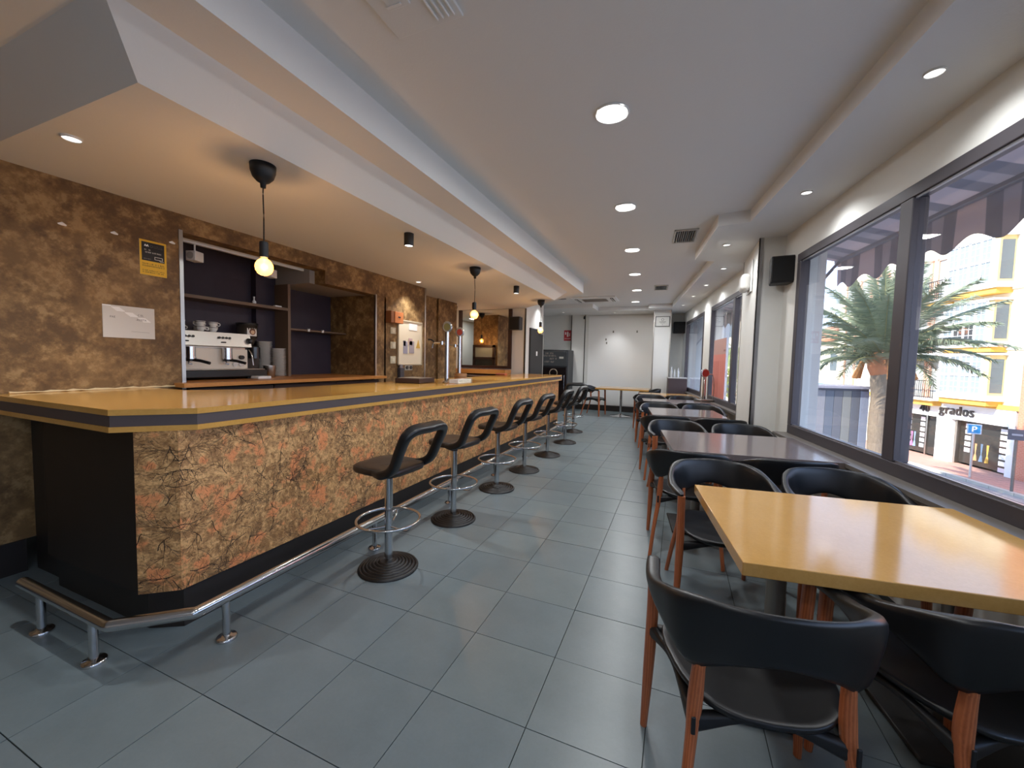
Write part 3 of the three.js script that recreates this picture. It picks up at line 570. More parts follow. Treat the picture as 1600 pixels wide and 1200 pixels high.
flat('paper_notice', 'white handwritten paper notice taped to the brown wall', 'notice', 1.478, 1.707, -1.5, -1.8, canvasTex(384, 288, (x) => {
  x.fillStyle = '#d4d0c8'; x.fillRect(0, 0, 384, 288); x.fillStyle = '#f2f0ec'; for (let k = 0; k < 16; k++) x.fillRect((k * 97) % 300, (k * 41) % 130, 60, 10); x.fillStyle = '#4a4640'; x.font = '24px sans-serif'; x.fillText('C EL', 252, 82); x.fillText('PAE', 48, 112); x.fillText('-RIZETA', 236, 124); x.strokeStyle = '#8a867e'; x.lineWidth = 2; x.beginPath(); x.moveTo(200, 226); x.lineTo(340, 230); x.stroke();
}));
// ---------- notice board pier ----------
{
  const t = thing('notice_board', 'framed cream notice board with pinned slips on the plaster pier', 'notice board', [WX, 1.285, -4.955], Math.PI / 2);
  obj('board', rbox(0.55, 0.63, 0.016, 0, 0.315, 0.008, 0.003), mat(0xe0d2b8, 0.5), t);
  for (const [w, h, x, y] of [[0.58, 0.025, 0, 0.635], [0.58, 0.02, 0, 0], [0.02, 0.65, -0.28, 0.315], [0.02, 0.65, 0.28, 0.315]]) obj('frame', rbox(w, h, 0.03, x, y, 0.012, 0.004), mat(0xb5a68c, 0.45), t);
  obj('notice', rbox(0.2, 0.1, 0.003, 0.06, 0.56, 0.019, 0.001), M.white, t);
  for (const [x, y, w, h, c] of [[-0.12, 0.25, 0.1, 0.18, 0x9c98a6], [-0.14, 0.31, 0.05, 0.08, 0x55525c], [0.03, 0.26, 0.12, 0.18, 0xa69a9e], [0.0, 0.34, 0.09, 0.1, 0xc9a9a4]]) obj('slip', rbox(w, h, 0.004, x, y, 0.019, 0.001), mat(c, 0.7), t);
  const tri = new THREE.Shape([[0, 0.13], [0.05, 0], [-0.05, 0]].map(p => new THREE.Vector2(...p))); obj('slip', new THREE.ExtrudeGeometry(tri, { depth: 0.003, bevelEnabled: false }).translate(0.19, 0.25, 0.018), mat(0xcaa24a, 0.6), t);
}
{ const t = thing('electric_box', 'copper-orange electrical box beside the notice board', 'electrical box', [WX, 1.86, -4.55], Math.PI / 2); obj('housing', rbox(0.26, 0.16, 0.1, 0, 0.08, 0.05, 0.006), mat(0x8a5530, 0.5), t); obj('front_cover', rbox(0.18, 0.155, 0.008, 0.03, 0.08, 0.104, 0.003), mat(0xd98448, 0.4), t); obj('breaker_slot', rbox(0.05, 0.018, 0.005, 0.03, 0.085, 0.11, 0.002), M.black, t); }
[[1.716, 1.805, 'top'], [1.509, 1.605, 'middle'], [1.3, 1.4, 'bottom']].forEach(([a, b, w]) => { const t = thing('switch_plate', `${w} pale switch plate in the column beside the notice board`, 'switch', [WX, a, -4.57], Math.PI / 2, 'switch plates'); obj('plate', rbox(0.11, b - a, 0.014, 0, (b - a) / 2, 0.007, 0.003), mat(0xc4bca2, 0.4), t); obj('rocker', rbox(0.06, 0.05, 0.008, 0, (b - a) / 2, 0.016, 0.003), mat(0xd6cfb8, 0.35), t); });
{ const t = thing('wall_telephone', 'dark handset holder under the notice board', 'holder', [WX, 1.1, -4.72], Math.PI / 2); obj('cradle', rbox(0.09, 0.14, 0.06, 0, 0.07, 0.03, 0.01), mat(0x45434a, 0.45), t); obj('clip', rbox(0.06, 0.07, 0.03, 0, 0.15, 0.03, 0.008), mat(0x77747a, 0.4), t); }
{ const t = thing('socket_outlet', 'grey double socket outlet under the notice board', 'socket', [WX, 1.2, -4.93], Math.PI / 2); obj('plate', rbox(0.18, 0.08, 0.012, 0, 0.04, 0.006, 0.004), mat(0xb8b2a6, 0.4), t); for (const x of [-0.045, 0.045]) obj('outlet', cyl(0.026, 0.026, 0.012, 0, 0, 0, 20).rotateX(Math.PI / 2).translate(x, 0.04, 0.012), mat(0x3a3836, 0.4), t); }
struct('door_1', [box(-4.125, -4.1, 0, 2.15, -5.72, -5.38)], M.black);
// ---------- beer taps and tray on the worktop ----------
{ const t = thing('drip_tray', 'low dark drip tray on the bar in front of the taps', 'tray', [-2.69, CY, -3.7], 0.1); obj('pan', [rbox(0.3, 0.05, 0.34, 0, 0.028, 0, 0.006)], M.darkWood, t); obj('grid', rbox(0.26, 0.006, 0.3, 0, 0.055, 0, 0.002), M.steel, t); }
function tap(x, z, h, c, label, turn) {
  const t = thing('beer_tap', label, 'beer tap', [x, CY, z], turn, 'beer taps on the bar');
  obj('column', [cyl(0.024, 0.024, h, 0, 0, 0, 22), lathe([[0, 0.03], [0.03, 0.03], [0.05, 0.008], [0.05, 0], [0, 0]], 24)], M.chrome, t);
  const m = obj('medallion', lathe([[0, -0.012], [0.05, -0.012], [0.058, -0.006], [0.058, 0.006], [0.05, 0.012], [0, 0.012]], 30).rotateX(Math.PI / 2).scale(1, 1.15, 1).translate(0, h + 0.055, 0), M.chrome, t);
  obj('badge', cyl(0.037, 0.037, 0.004, 0, 0, 0, 28).rotateX(Math.PI / 2).scale(1, 1.15, 1).translate(0, h + 0.055, 0.013), mat(c, 0.3), m);
  const f = obj('faucet', [tube([[0, h * 0.78, 0], [-0.1, h * 0.78, 0], [-0.15, h * 0.78, 0]], 0.013, 12), tube([[-0.15, h * 0.79, 0], [-0.165, h * 0.74, 0], [-0.17, h * 0.68, 0]], 0.009, 10), cyl(0.02, 0.02, 0.04, -0.06, h * 0.78 - 0.02, 0, 14)], M.chrome, t);
  obj('lever', tube([[-0.15, h * 0.8, 0], [-0.18, h * 0.84, 0], [-0.22, h * 0.845, 0]], 0.009, 10), M.blackSoft, f);
}
tap(-2.44, -3.95, 0.58, 0x6d6a3e, 'tall chrome beer tap with a round green-gold badge', 0.35); tap(-2.72, -4.72, 0.58, 0x8a2f2a, 'tall chrome beer tap with a round red badge', 0.35);
{ const t = thing('wooden_pot', 'short round wooden pot beside the beer taps', 'pot', [-2.6, CY, -4.55]); obj('body', lathe([[0, 0], [0.075, 0], [0.08, 0.01], [0.08, 0.09], [0.07, 0.09], [0.07, 0.02], [0, 0.02]], 28), mat(0xa07a52, 0.5), t); obj('hoop', new THREE.TorusGeometry(0.081, 0.004, 8, 32).rotateX(Math.PI / 2).translate(0, 0.05, 0), mat(0x7a5a3a, 0.5), t); }
{ const t = thing('napkin_box', 'white printed napkin box on the bar by the taps', 'box', [-2.3, CY, -4.02], 0.0); obj('carton', rbox(0.12, 0.045, 0.3, 0, 0.0235, 0, 0.004), M.white, t);
  obj('print', new THREE.PlaneGeometry(0.29, 0.04).rotateY(Math.PI / 2).translate(0.0612, 0.0235, 0), new THREE.MeshStandardMaterial({ roughness: 0.6, map: canvasTex(256, 40, x => { x.fillStyle = '#e9ead8'; x.fillRect(0, 0, 256, 40); x.strokeStyle = '#8a9470'; x.lineWidth = 2; for (let k = 0; k < 9; k++) { x.beginPath(); x.arc(18 + k * 28, 24 + (k % 3) * 4, 9, 3.1, 6.1); x.stroke(); } scrawl(x, 12, 8, 60, 10, '#6d7458'); }) }), t); }
// ---------- inner return of the bar, mirror ----------
{ const t = thing('mirror_shelf', 'ochre shelf ledge below the framed mirror', 'shelf'); obj('board', box(-5.0, -3.3, 1.09, 1.18, -7.94, -7.6), M.ledge, t); obj('support', box(-4.95, -3.35, 0.2, 1.09, -7.93, -7.75), M.darkWood, t); }
{ const t = thing('back_counter', 'dark low counter inside the far end of the bar', 'counter'); obj('top', box(-4.9, -3.1, 1.02, 1.06, -7.58, -7.0), M.darkWood, t); obj('body', box(-4.85, -3.15, 0, 1.02, -7.55, -7.05), M.plinth, t); obj('steel_panel', box(-4.2, -3.4, 0.7, 1.0, -7.05, -7.035), M.steel, t); }
tag(obj('folded_cloth', rbox(0.2, 0.03, 0.12, -3.0, CY + 0.016, -6.75, 0.014), mat(0xc06a50, 0.9)), 'small folded salmon cloth on the far bar worktop', 'cloth');
{
  const t = thing('wall_mirror', 'large wall mirror in a dark brown wooden frame', 'mirror', [-3.95, 1.2, -7.955]);
  const w = 1.3, h = LOW - 1.2 - 0.005;
  for (const s of [-1, 1]) obj('frame_stile', rbox(0.08, h, 0.04, s * (w / 2 - 0.04), h / 2, 0.02, 0.005), M.darkWood, t);
  obj('frame_rail', rbox(w - 0.16, 0.06, 0.04, 0, 0.03, 0.02, 0.005), M.darkWood, t);
  obj('mirror_glass', box(-w / 2 + 0.07, w / 2 - 0.07, 0.05, h - 0.002, 0.004, 0.014), mat(0xe4e8e6, 0.02, { metalness: 1 }), t);
}
// ---------- speakers ----------
function speaker(p, turn, label, w = 0.24, h = 0.27, d = 0.18) {
  const t = thing('wall_speaker', label, 'speaker', p, turn, 'black wall speakers');
  obj('cabinet', rbox(w, h, d, 0, h / 2, 0, 0.015), M.blackSoft, t); obj('grille', rbox(w * 0.9, h * 0.9, 0.012, 0, h / 2, d / 2, 0.01), M.blackRough, t); obj('bracket', rbox(0.06, 0.06, 0.08, 0, h / 2, -d / 2 - 0.03, 0.006), M.blackSoft, t);
}
speaker([0.955, 2.22, -4.85], -0.1, 'black wall speaker on the white column beside the big window');
speaker([-3.16, 2.02, -7.8], 0, 'black wall speaker right of the framed mirror');
speaker([0.0, 2.2, -11.5], 0.1, 'black wall speaker in the back corner by the last window', 0.28, 0.3, 0.2);
// black door, signs, fridge
{ const g = structG('door_2'); struct('leaf', box(-3.0, -2.965, 0, 2.1, -9.05, -8.2), M.blackSoft, g); struct('handle', tube([[-2.955, 1.05, -8.95], [-2.92, 1.05, -8.95], [-2.92, 1.05, -8.83]], 0.01, 8), M.chrome, g); struct('closer', rbox(0.05, 0.05, 0.25, -2.94, 2.02, -8.85), M.steel, g); struct('door_sign', box(-2.965, -2.96, 1.5, 1.6, -8.66, -8.58), M.white, g); }
{
  const t = thing('fire_sign', 'red fire extinguisher sign on the back wall', 'sign', [-3.07, 2.01, BACK]); obj('plate', rbox(0.22, 0.31, 0.006, 0, 0.155, 0.004, 0.002), mat(0xb03038, 0.45), t);
  obj('print', new THREE.PlaneGeometry(0.21, 0.3).translate(0, 0.155, 0.0085), new THREE.MeshStandardMaterial({ roughness: 0.5, map: canvasTex(128, 192, x => { x.fillStyle = '#b82f38'; x.fillRect(0, 0, 128, 192); x.fillStyle = '#f3e6e4'; x.fillRect(52, 44, 30, 76); x.beginPath(); x.arc(67, 44, 15, 3.14, 6.28); x.fill(); x.fillRect(60, 20, 14, 14); x.fillRect(16, 30, 22, 50); x.fillRect(96, 50, 14, 60); scrawl(x, 12, 146, 104, 20, '#f3e6e4'); }) }), t);
}
{
  const t = thing('drinks_fridge', 'tall dark upright drinks fridge with printed lettering', 'fridge', [-3.28, 0, -11.24]);
  obj('cabinet', rbox(0.9, 1.72, 0.66, 0, 0.86, 0, 0.03), mat(0x2b2c2f, 0.4), t);
  obj('header', rbox(0.84, 0.42, 0.03, 0, 1.46, 0.335, 0.01), mat(0x4d5052, 0.4), t);
  obj('header_print', new THREE.PlaneGeometry(0.8, 0.4).translate(0, 1.46, 0.3515), new THREE.MeshStandardMaterial({ roughness: 0.4, map: canvasTex(256, 128, x => { x.fillStyle = '#55585a'; x.fillRect(0, 0, 256, 128); [[66, 70, 8], [40, 120, 30], [88, 78, 56], [58, 84, 84]].forEach(([u, w, v]) => scrawl(x, u, v, w, 15, '#cbb9a8')); x.fillStyle = '#f0ece2'; x.fillRect(194, 44, 40, 18); }) }), t);
  obj('glass_door', rbox(0.84, 1.1, 0.03, 0, 0.66, 0.335, 0.01), mat(0x241a1a, 0.12), t); obj('door_handle', tube([[0.37, 0.6, 0.36], [0.37, 0.6, 0.385], [0.37, 1.0, 0.385], [0.37, 1.0, 0.36]], 0.01, 8), M.chrome, t); obj('ornament', new THREE.TorusGeometry(0.11, 0.012, 8, 28).translate(0.05, 1.06, 0.36), mat(0xb09a86, 0.4), t);
}
{ const t = thing('security_camera', 'tiny dark dome camera high on the white pilaster', 'camera', [-2.55, 2.66, BACK + 0.12]); obj('dome', new THREE.SphereGeometry(0.035, 16, 12), M.black, t); obj('mount', rbox(0.05, 0.04, 0.05, 0, 0.04, -0.01), M.black, t); }
{ const t = thing('framed_certificate', 'framed certificate hanging on the white back column', 'picture', [-0.4, 2.34, -10.915]); obj('frame', [rbox(0.34, 0.015, 0.015, 0, 0.245, 0.008), rbox(0.34, 0.015, 0.015, 0, 0, 0.008), rbox(0.015, 0.26, 0.015, -0.165, 0.122, 0.008), rbox(0.015, 0.26, 0.015, 0.165, 0.122, 0.008)], mat(0x4c4a48, 0.4), t);
  obj('sheet', box(-0.16, 0.16, 0.005, 0.24, 0, 0.006), new THREE.MeshStandardMaterial({ color: 0xd8d8d2, roughness: 0.2 }), t); obj('print', new THREE.PlaneGeometry(0.3, 0.22).translate(0, 0.122, 0.0068), new THREE.MeshStandardMaterial({ roughness: 0.3, map: canvasTex(128, 96, x => { x.fillStyle = '#dcdcd6'; x.fillRect(0, 0, 128, 96); x.strokeStyle = '#55524e'; x.lineWidth = 3; x.beginPath(); x.arc(64, 28, 12, 0, 7); x.stroke(); x.fillStyle = '#66635e'; x.fillRect(30, 50, 68, 5); x.fillRect(40, 64, 48, 3); x.fillRect(56, 80, 14, 3); }) }), t); }
{ const t = thing('wall_device', 'white wall device high on the column side facing the bar', 'wall device', [0.75, 2.3, -5.5], -Math.PI / 2); obj('plate', rbox(0.34, 0.36, 0.012, 0, 0.12, 0.006, 0.004), M.white, t); obj('lamp_cover', rbox(0.24, 0.2, 0.1, 0, 0.06, 0.055, 0.045, 4), mat(0xd5d3ce, 0.35), t); }
// things by the far windows
{ const t = thing('dark_cabinet', 'dark brown low cabinet between the back column and the last window', 'cabinet', [0.0, 0, -10.6], 0.1); obj('body', rbox(0.42, 1.04, 0.4, 0, 0.52, 0, 0.006), mat(0x4b3c3c, 0.5), t); obj('top', rbox(0.45, 0.025, 0.43, 0, 1.0525, 0, 0.004), mat(0xb8b4b0, 0.4), t);
  [[-0.13, 0.26, 0.028], [-0.06, 0.2, 0.024], [0.02, 0.24, 0.026]].forEach(([x, h, r], i) => { const b = thing('glass_bottle', ['tall clear bottle at the left on the dark cabinet', 'short clear bottle in the middle on the dark cabinet', 'clear bottle at the right on the dark cabinet'][i], 'bottle', [x, 1.066, -10.6 + 0.03 * i], 0, 'bottles on the dark cabinet'); obj('body', lathe([[0, 0], [r, 0], [r, h * 0.55], [r * 0.4, h * 0.75], [r * 0.38, h * 0.95], [0, h * 0.95]], 18), mat(0xc8cccc, 0.08), b); obj('cap', cyl(r * 0.45, r * 0.45, h * 0.06, 0, h * 0.94, 0, 12), M.steel, b); }); }
{ const p = fl(-0.14, 0.74, -3.2), t = thing('beer_fountain', 'red badged chrome beer dispenser standing on the sill table', 'beer dispenser', p, FA + 0.3); obj('base', rbox(0.3, 0.035, 0.24, 0, 0.018, 0, 0.008), M.steel, t); obj('column', [cyl(0.03, 0.026, 0.4, -0.03, 0.03, 0, 20)], M.chrome, t); obj('badge', lathe([[0, -0.02], [0.07, -0.02], [0.078, 0], [0.07, 0.02], [0, 0.02]], 28).rotateX(Math.PI / 2).translate(-0.03, 0.5, 0), M.chrome, t); obj('badge_print', cyl(0.06, 0.06, 0.004, 0, 0, 0, 24).rotateX(Math.PI / 2).translate(-0.03, 0.5, 0.021), mat(0x8c2a26, 0.35), t); obj('hose', tube([[0, 0.46, 0], [0.1, 0.48, 0], [0.13, 0.3, 0.02], [0.12, 0.04, 0.03]], 0.008, 8, 16), M.chrome, t); obj('faucet', tube([[-0.04, 0.4, 0.03], [-0.07, 0.36, 0.07], [-0.07, 0.27, 0.08]], 0.01, 8), M.chrome, t); }
{ const t = thing('window_poster', 'large salmon-red advertising poster stuck on the second window', 'poster', fl(0.016, 0.83, -3.05), FA - Math.PI / 2); obj('sheet', box(-0.42, 0.42, 0, 1.0, -0.002, 0.002), new THREE.MeshPhysicalMaterial({ roughness: 0.7, transmission: 0.35, thickness: 0, map: canvasTex(128, 160, x => { x.fillStyle = '#e58a76'; x.fillRect(0, 0, 128, 160); x.fillStyle = '#cfa093'; x.fillRect(0, 0, 128, 42); x.fillStyle = '#a86b60'; x.fillRect(58, 10, 8, 18); x.fillRect(36, 30, 54, 5); x.fillStyle = '#d97763'; for (let k = 0; k < 8; k++) x.fillRect(k * 16, 60, 5, 100); }) }), t); }
// ---------- tables by the windows (local z along the window wall, local x outward) ----------
const TH = 0.74;
function table(o0, o1, s0, s1, m, label, ped) {
  const w = o1 - o0, d = s1 - s0, t = thing('dining_table', label, 'table', fl((o0 + o1) / 2, 0, (s0 + s1) / 2), FA, 'dining tables along the windows');
  obj('table_top', rbox(w, 0.046, d, 0, TH - 0.023, 0, 0.003), m, t);
  for (const x of [-w * 0.27, w * 0.27]) {
    const p = obj('pedestal', [cyl(0.036, 0.036, TH - 0.08, x, 0.02, 0, 20), rbox(0.3, 0.012, 0.3, x, TH - 0.053, 0, 0.004)], mat(0x8b8680, 0.35, { metalness: 0.9 }), t);
    obj('foot_plate', rbox(0.4, 0.02, 0.42, x, 0.01, 0, 0.008), M.blackSoft, p);
  }
  return t;
}
const zs2s = z => (z - F0[1]) / Math.cos(FA) ;
const TABLES = [[-1.22, 0.0 - 0.11, -2.49, -1.63, M.ochreTable, 'ochre-topped table nearest the camera'], [-1.22, -0.1, -4.3, -3.36, M.greyTop, 'grey-topped table right behind the nearest ochre one'], [-1.2, -0.16, -6.36, -5.5, M.greyTop, 'grey-topped table beside the white column'], [-1.2, -0.1, -7.93, -7.08, M.greyTop, 'farthest grey-topped table in the window row'], [-1.18, -0.1, -9.48, -8.66, M.ochreTable, 'small looking ochre table last in the window row']];
// chairs sit against the long sides; the column narrows the third table
TABLES[2][0] = -1.2; TABLES[2][1] = -0.32;
TABLES.forEach(a => { table(a[0], a[1], zs2s(a[2]) , zs2s(a[3]), a[4], a[5]); });
{
  const t = thing('dining_table', 'ochre table on a chrome trumpet foot against the white back panel', 'table', [-1.27, 0, -10.66], 0);
  obj('table_top', rbox(1.3, 0.04, 0.84, 0, TH - 0.02, 0, 0.003), M.ochreTable, t);
  obj('pedestal', [cyl(0.03, 0.03, TH - 0.06, -0.05, 0.03, 0, 20), rbox(0.4, 0.012, 0.4, -0.05, TH - 0.046, 0)], M.chrome, t);
  obj('foot_disc', lathe([[0, 0.07], [0.03, 0.07], [0.05, 0.04], [0.14, 0.02], [0.27, 0.01], [0.275, 0], [0, 0]], 40).translate(-0.05, 0, 0), M.chrome, t);
}
// ---------- chairs ----------
function makeChair() {
  const t = thing('dining_chair', '', 'chair', [0, 0, 0], 0, 'black shell chairs with wooden legs');
  // local: front +z
  const half = [[0.252, 0.668, 0.205], [0.266, 0.67, 0.13], [0.276, 0.672, 0.03], [0.268, 0.672, -0.07], [0.228, 0.674, -0.165], [0.15, 0.677, -0.225], [0.075, 0.68, -0.25], [0, 0.682, -0.258]];
  const ctl = [...half.map(p => [-p[0], p[1], p[2]]), ...half.slice(0, -1).reverse()];
  const path = curve(ctl, 64), rings = [];
  path.forEach((p, i) => {
    const u = Math.abs(i / 64 - 0.5) * 2, q = path[Math.min(i + 1, 64)], r = path[Math.max(i - 1, 0)];
    const tx = q[0] - r[0], tz = q[2] - r[2], l = Math.hypot(tx, tz), nx = -tz / l, nz = tx / l; // sideways (outward or inward)
    const e = ss(0, 0.06, 1 - u), k = 1 - ss(0.3, 0.78, u);
    const up = (0.016 + 0.07 * k) * (0.35 + 0.65 * e), dn = (0.013 + 0.085 * k + 0.042 * Math.exp(-Math.pow((u - 0.4) / 0.1, 2))) * (0.35 + 0.65 * e) - 0.035 * Math.exp(-Math.pow(u / 0.22, 2)) , th = (0.023 - 0.011 * k + 0.013 * Math.exp(-Math.pow((u - 0.41) / 0.08, 2))) * (0.35 + 0.65 * e);
    const o = p[0] * nx + (p[2]) * nz > 0 ? 1 : -1, lean = 0.16 * k, ring = [];
    for (let j = 0; j < 14; j++) {
      const a = j / 14 * 6.28319, c = Math.cos(a), s = Math.sin(a), x = Math.sign(c) * Math.pow(Math.abs(c), 0.6) * th, yv = Math.sign(s) * Math.pow(Math.abs(s), 0.75) * (s > 0 ? up : dn);
      const off = x + o * (yv * lean);
      ring.push([p[0] + nx * off, p[1] + yv + 0.012 * k, p[2] + nz * off]);
    }
    rings.push(ring);
  });
  obj('backrest', loft(rings), M.black, t);
  // legs
  for (const s of [-1, 1]) {
    obj('leg', sweep(curve([[s * 0.262, 0, 0.215], [s * 0.255, 0.22, 0.208], [s * 0.25, 0.44, 0.2], [s * 0.252, 0.66, 0.19]], 14), u => { const r = 0.0125 + 0.008 * Math.sin(Math.min(1, u * 1.35) * Math.PI * 0.6); return [r, r * 1.15]; }, { n: 12, up: [0, 0, 1] }), M.legWood, t);
    const rl = obj('leg', sweep(curve([[s * 0.235, 0, -0.29], [s * 0.215, 0.2, -0.235], [s * 0.192, 0.37, -0.187], [s * 0.186, 0.43, -0.176], [s * 0.182, 0.5, -0.174], [s * 0.178, 0.6, -0.178]], 22), u => { const r = 0.0125 + 0.0075 * Math.exp(-Math.pow((u - 0.68) / 0.32, 2)); return [r, r * 1.1]; }, { n: 12, up: [0, 0, 1] }), M.legWood, t);
    obj('joint_inlay', rbox(0.012, 0.05, 0.006, s * 0.194, 0.405, -0.2085, 0.003), M.blackSoft, rl);
  }
  // dished seat shell
  const nx = 36, seat = [];
  const out = (k, f, y) => { const a = k / nx * 2 * Math.PI, c = Math.cos(a), s = Math.sin(a), x = Math.sign(c) * Math.pow(Math.abs(c), 0.62), z = Math.sign(s) * Math.pow(Math.abs(s), 0.62); const w = 0.235 - 0.035 * (z < 0 ? -z : 0); return [x * w * f, y + 0.022 * x * x * f * f * (0.4 + 0.6 * (z < 0.3 ? 1 : 0.4)) - 0.012 * Math.max(0, z) * f, 0.015 + z * 0.225 * f]; };
  seat.push([...Array(nx)].map((_, k) => { const p = out(k, 0.55, 0.412); p[1] = 0.405; return p; }), [...Array(nx)].map((_, k) => out(k, 0.9, 0.42)), [...Array(nx)].map((_, k) => out(k, 0.985, 0.432)), [...Array(nx)].map((_, k) => out(k, 1, 0.443)), [...Array(nx)].map((_, k) => out(k, 0.985, 0.452)));
  for (const f of [0.9, 0.7, 0.45, 0.2, 0.02]) seat.push([...Array(nx)].map((_, k) => out(k, f, 0.452 - 0.016 * (1 - f * f))));
  obj('seat', loft(seat), M.black, t);
  // frame that carries the seat to the legs
  const bar = (a, b, c, w, h) => sweep(curve([a, b, c], 14), u => { const e = 4 * (u - 0.5) * (u - 0.5); return [w, h * (0.75 + 0.9 * e)]; }, { n: 10, sq: 1.6 });
  obj('seat_frame', [bar([-0.19, 0.395, -0.18], [0, 0.432, -0.165], [0.19, 0.395, -0.18], 0.016, 0.016), bar([-0.25, 0.385, 0.2], [0, 0.415, 0.17], [0.25, 0.385, 0.2], 0.016, 0.016), bar([-0.19, 0.395, -0.18], [-0.205, 0.425, 0.01], [-0.25, 0.39, 0.2], 0.014, 0.014), bar([0.19, 0.395, -0.18], [0.205, 0.425, 0.01], [0.25, 0.39, 0.2], 0.014, 0.014)], M.blackSoft, t);
  return t;
}
const chair0 = makeChair(); let chairsPut = 0;
function chairAt(x, z, turn, label) { if (!chairsPut++) { chair0.position.set(x, 0, z); chair0.rotation.y = turn; chair0.userData.label = label; return; } dup(chair0, [x, 0, z], turn, label); }
const AWAY = Math.PI + FA, TOWARD = FA;
const CH = [
  [0.236, -1.385, Math.PI + 0.18, 'nearest black chair on the left, its back to the camera'], [0.825, -1.6, Math.PI + 0.42, 'nearest black chair at the right edge, its back to the camera'],
  [0.27, -2.58, TOWARD + 0.03, 'left chair facing the camera across the near ochre table'], [0.88, -2.66, TOWARD - 0.04, 'right chair facing the camera across the near ochre table'],
  [0.1, -3.25, AWAY - 0.1, 'left chair with its back to us at the near grey table'], [0.72, -3.32, AWAY + 0.06, 'right chair with its back to us at the near grey table'],
  [0.03, -4.45, TOWARD + 0.05, 'left chair on the far side of the near grey table'], [0.64, -4.5, TOWARD, 'right chair on the far side of the near grey table'],
  [-0.11, -5.25, AWAY, 'left chair before the grey table by the column'], [0.48, -5.3, AWAY, 'right chair before the grey table by the column'],
  [-0.22, -6.42, TOWARD, 'left chair behind the grey table by the column'], [0.38, -6.48, TOWARD, 'right chair behind the grey table by the column'],
  [-0.34, -7.12, AWAY, 'left chair before the farthest grey table'], [0.26, -7.18, AWAY, 'right chair before the farthest grey table'],
  [-0.43, -8.04, TOWARD, 'left chair behind the farthest grey table'], [0.16, -8.1, TOWARD, 'right chair behind the farthest grey table'],
  [-0.53, -8.66, AWAY, 'left chair before the last ochre window table'], [0.06, -8.72, AWAY, 'right chair before the last ochre window table'],
  [-1.98, -10.55, Math.PI / 2 - 0.15, 'chair at the left end of the table on the chrome foot'], [-0.62, -10.3, -Math.PI / 2 + 0.2, 'chair at the right end of the table on the chrome foot'],
];
CH.forEach(c => chairAt(...c));
// ---------- outside ----------
const G = -3.6, BA = 14.5 * Math.PI / 180, B0 = [14.03, -28.36];
const bl = (o, y, s) => [B0[0] + s * Math.sin(BA) + o * Math.cos(BA), y, B0[1] + s * Math.cos(BA) - o * Math.sin(BA)];
M.asphalt = mat(0xffffff, 0.9, { map: dataTex(256, i => mix([128, 126, 124], [158, 155, 150], nC[i * 2 % 262144]), 3) });
M.paving = mat(0xffffff, 0.85, { map: dataTex(256, (i, x, y) => { const g = x % 32 < 2 || y % 32 < 2; return g ? [140, 110, 100] : mix([176, 130, 114], [198, 152, 134], nC[i * 2 % 262144]); }, 3.2) });
M.kerb = mat(0xb8b2a6, 0.85); M.cream = mat(0xf2e3bf, 0.85); M.creamWall = mat(0xf0e6cd, 0.85); M.yellow = mat(0xe3b252, 0.8); M.pinkTrim = mat(0xd9a68e, 0.8); M.brickRed = mat(0xffffff, 0.9, { map: dataTex(256, (i, x, y) => { const r = Math.floor(y / 16), m = y % 16 < 2 || (x + (r & 1) * 16) % 32 < 2; return m ? [196, 160, 140] : mix([188, 112, 86], [208, 136, 108], nC[i * 2 % 262144]); }, 1.3) });
M.pane = mat(0x5d6a72, 0.15); M.paneDark = mat(0x33312e, 0.1); M.iron = mat(0x3c332d, 0.6); M.terracotta = mat(0xc98263, 0.85);
struct('ground', box(-30, 70, G - 0.3, G - 0.12, -80, 30), M.asphalt);
{ const g = structG('pavement', [B0[0], 0, B0[1]], BA); struct('slab', box(-2.05, 0.5, G - 0.15, G, -22, 12), M.paving, g); for (let k = 0; k < 34; k++) struct('kerb_stone', box(-2.3, -2.06, G - 0.15, G + 0.01, -22 + k + 0.01, -21 + k - 0.01), M.kerb, g); }
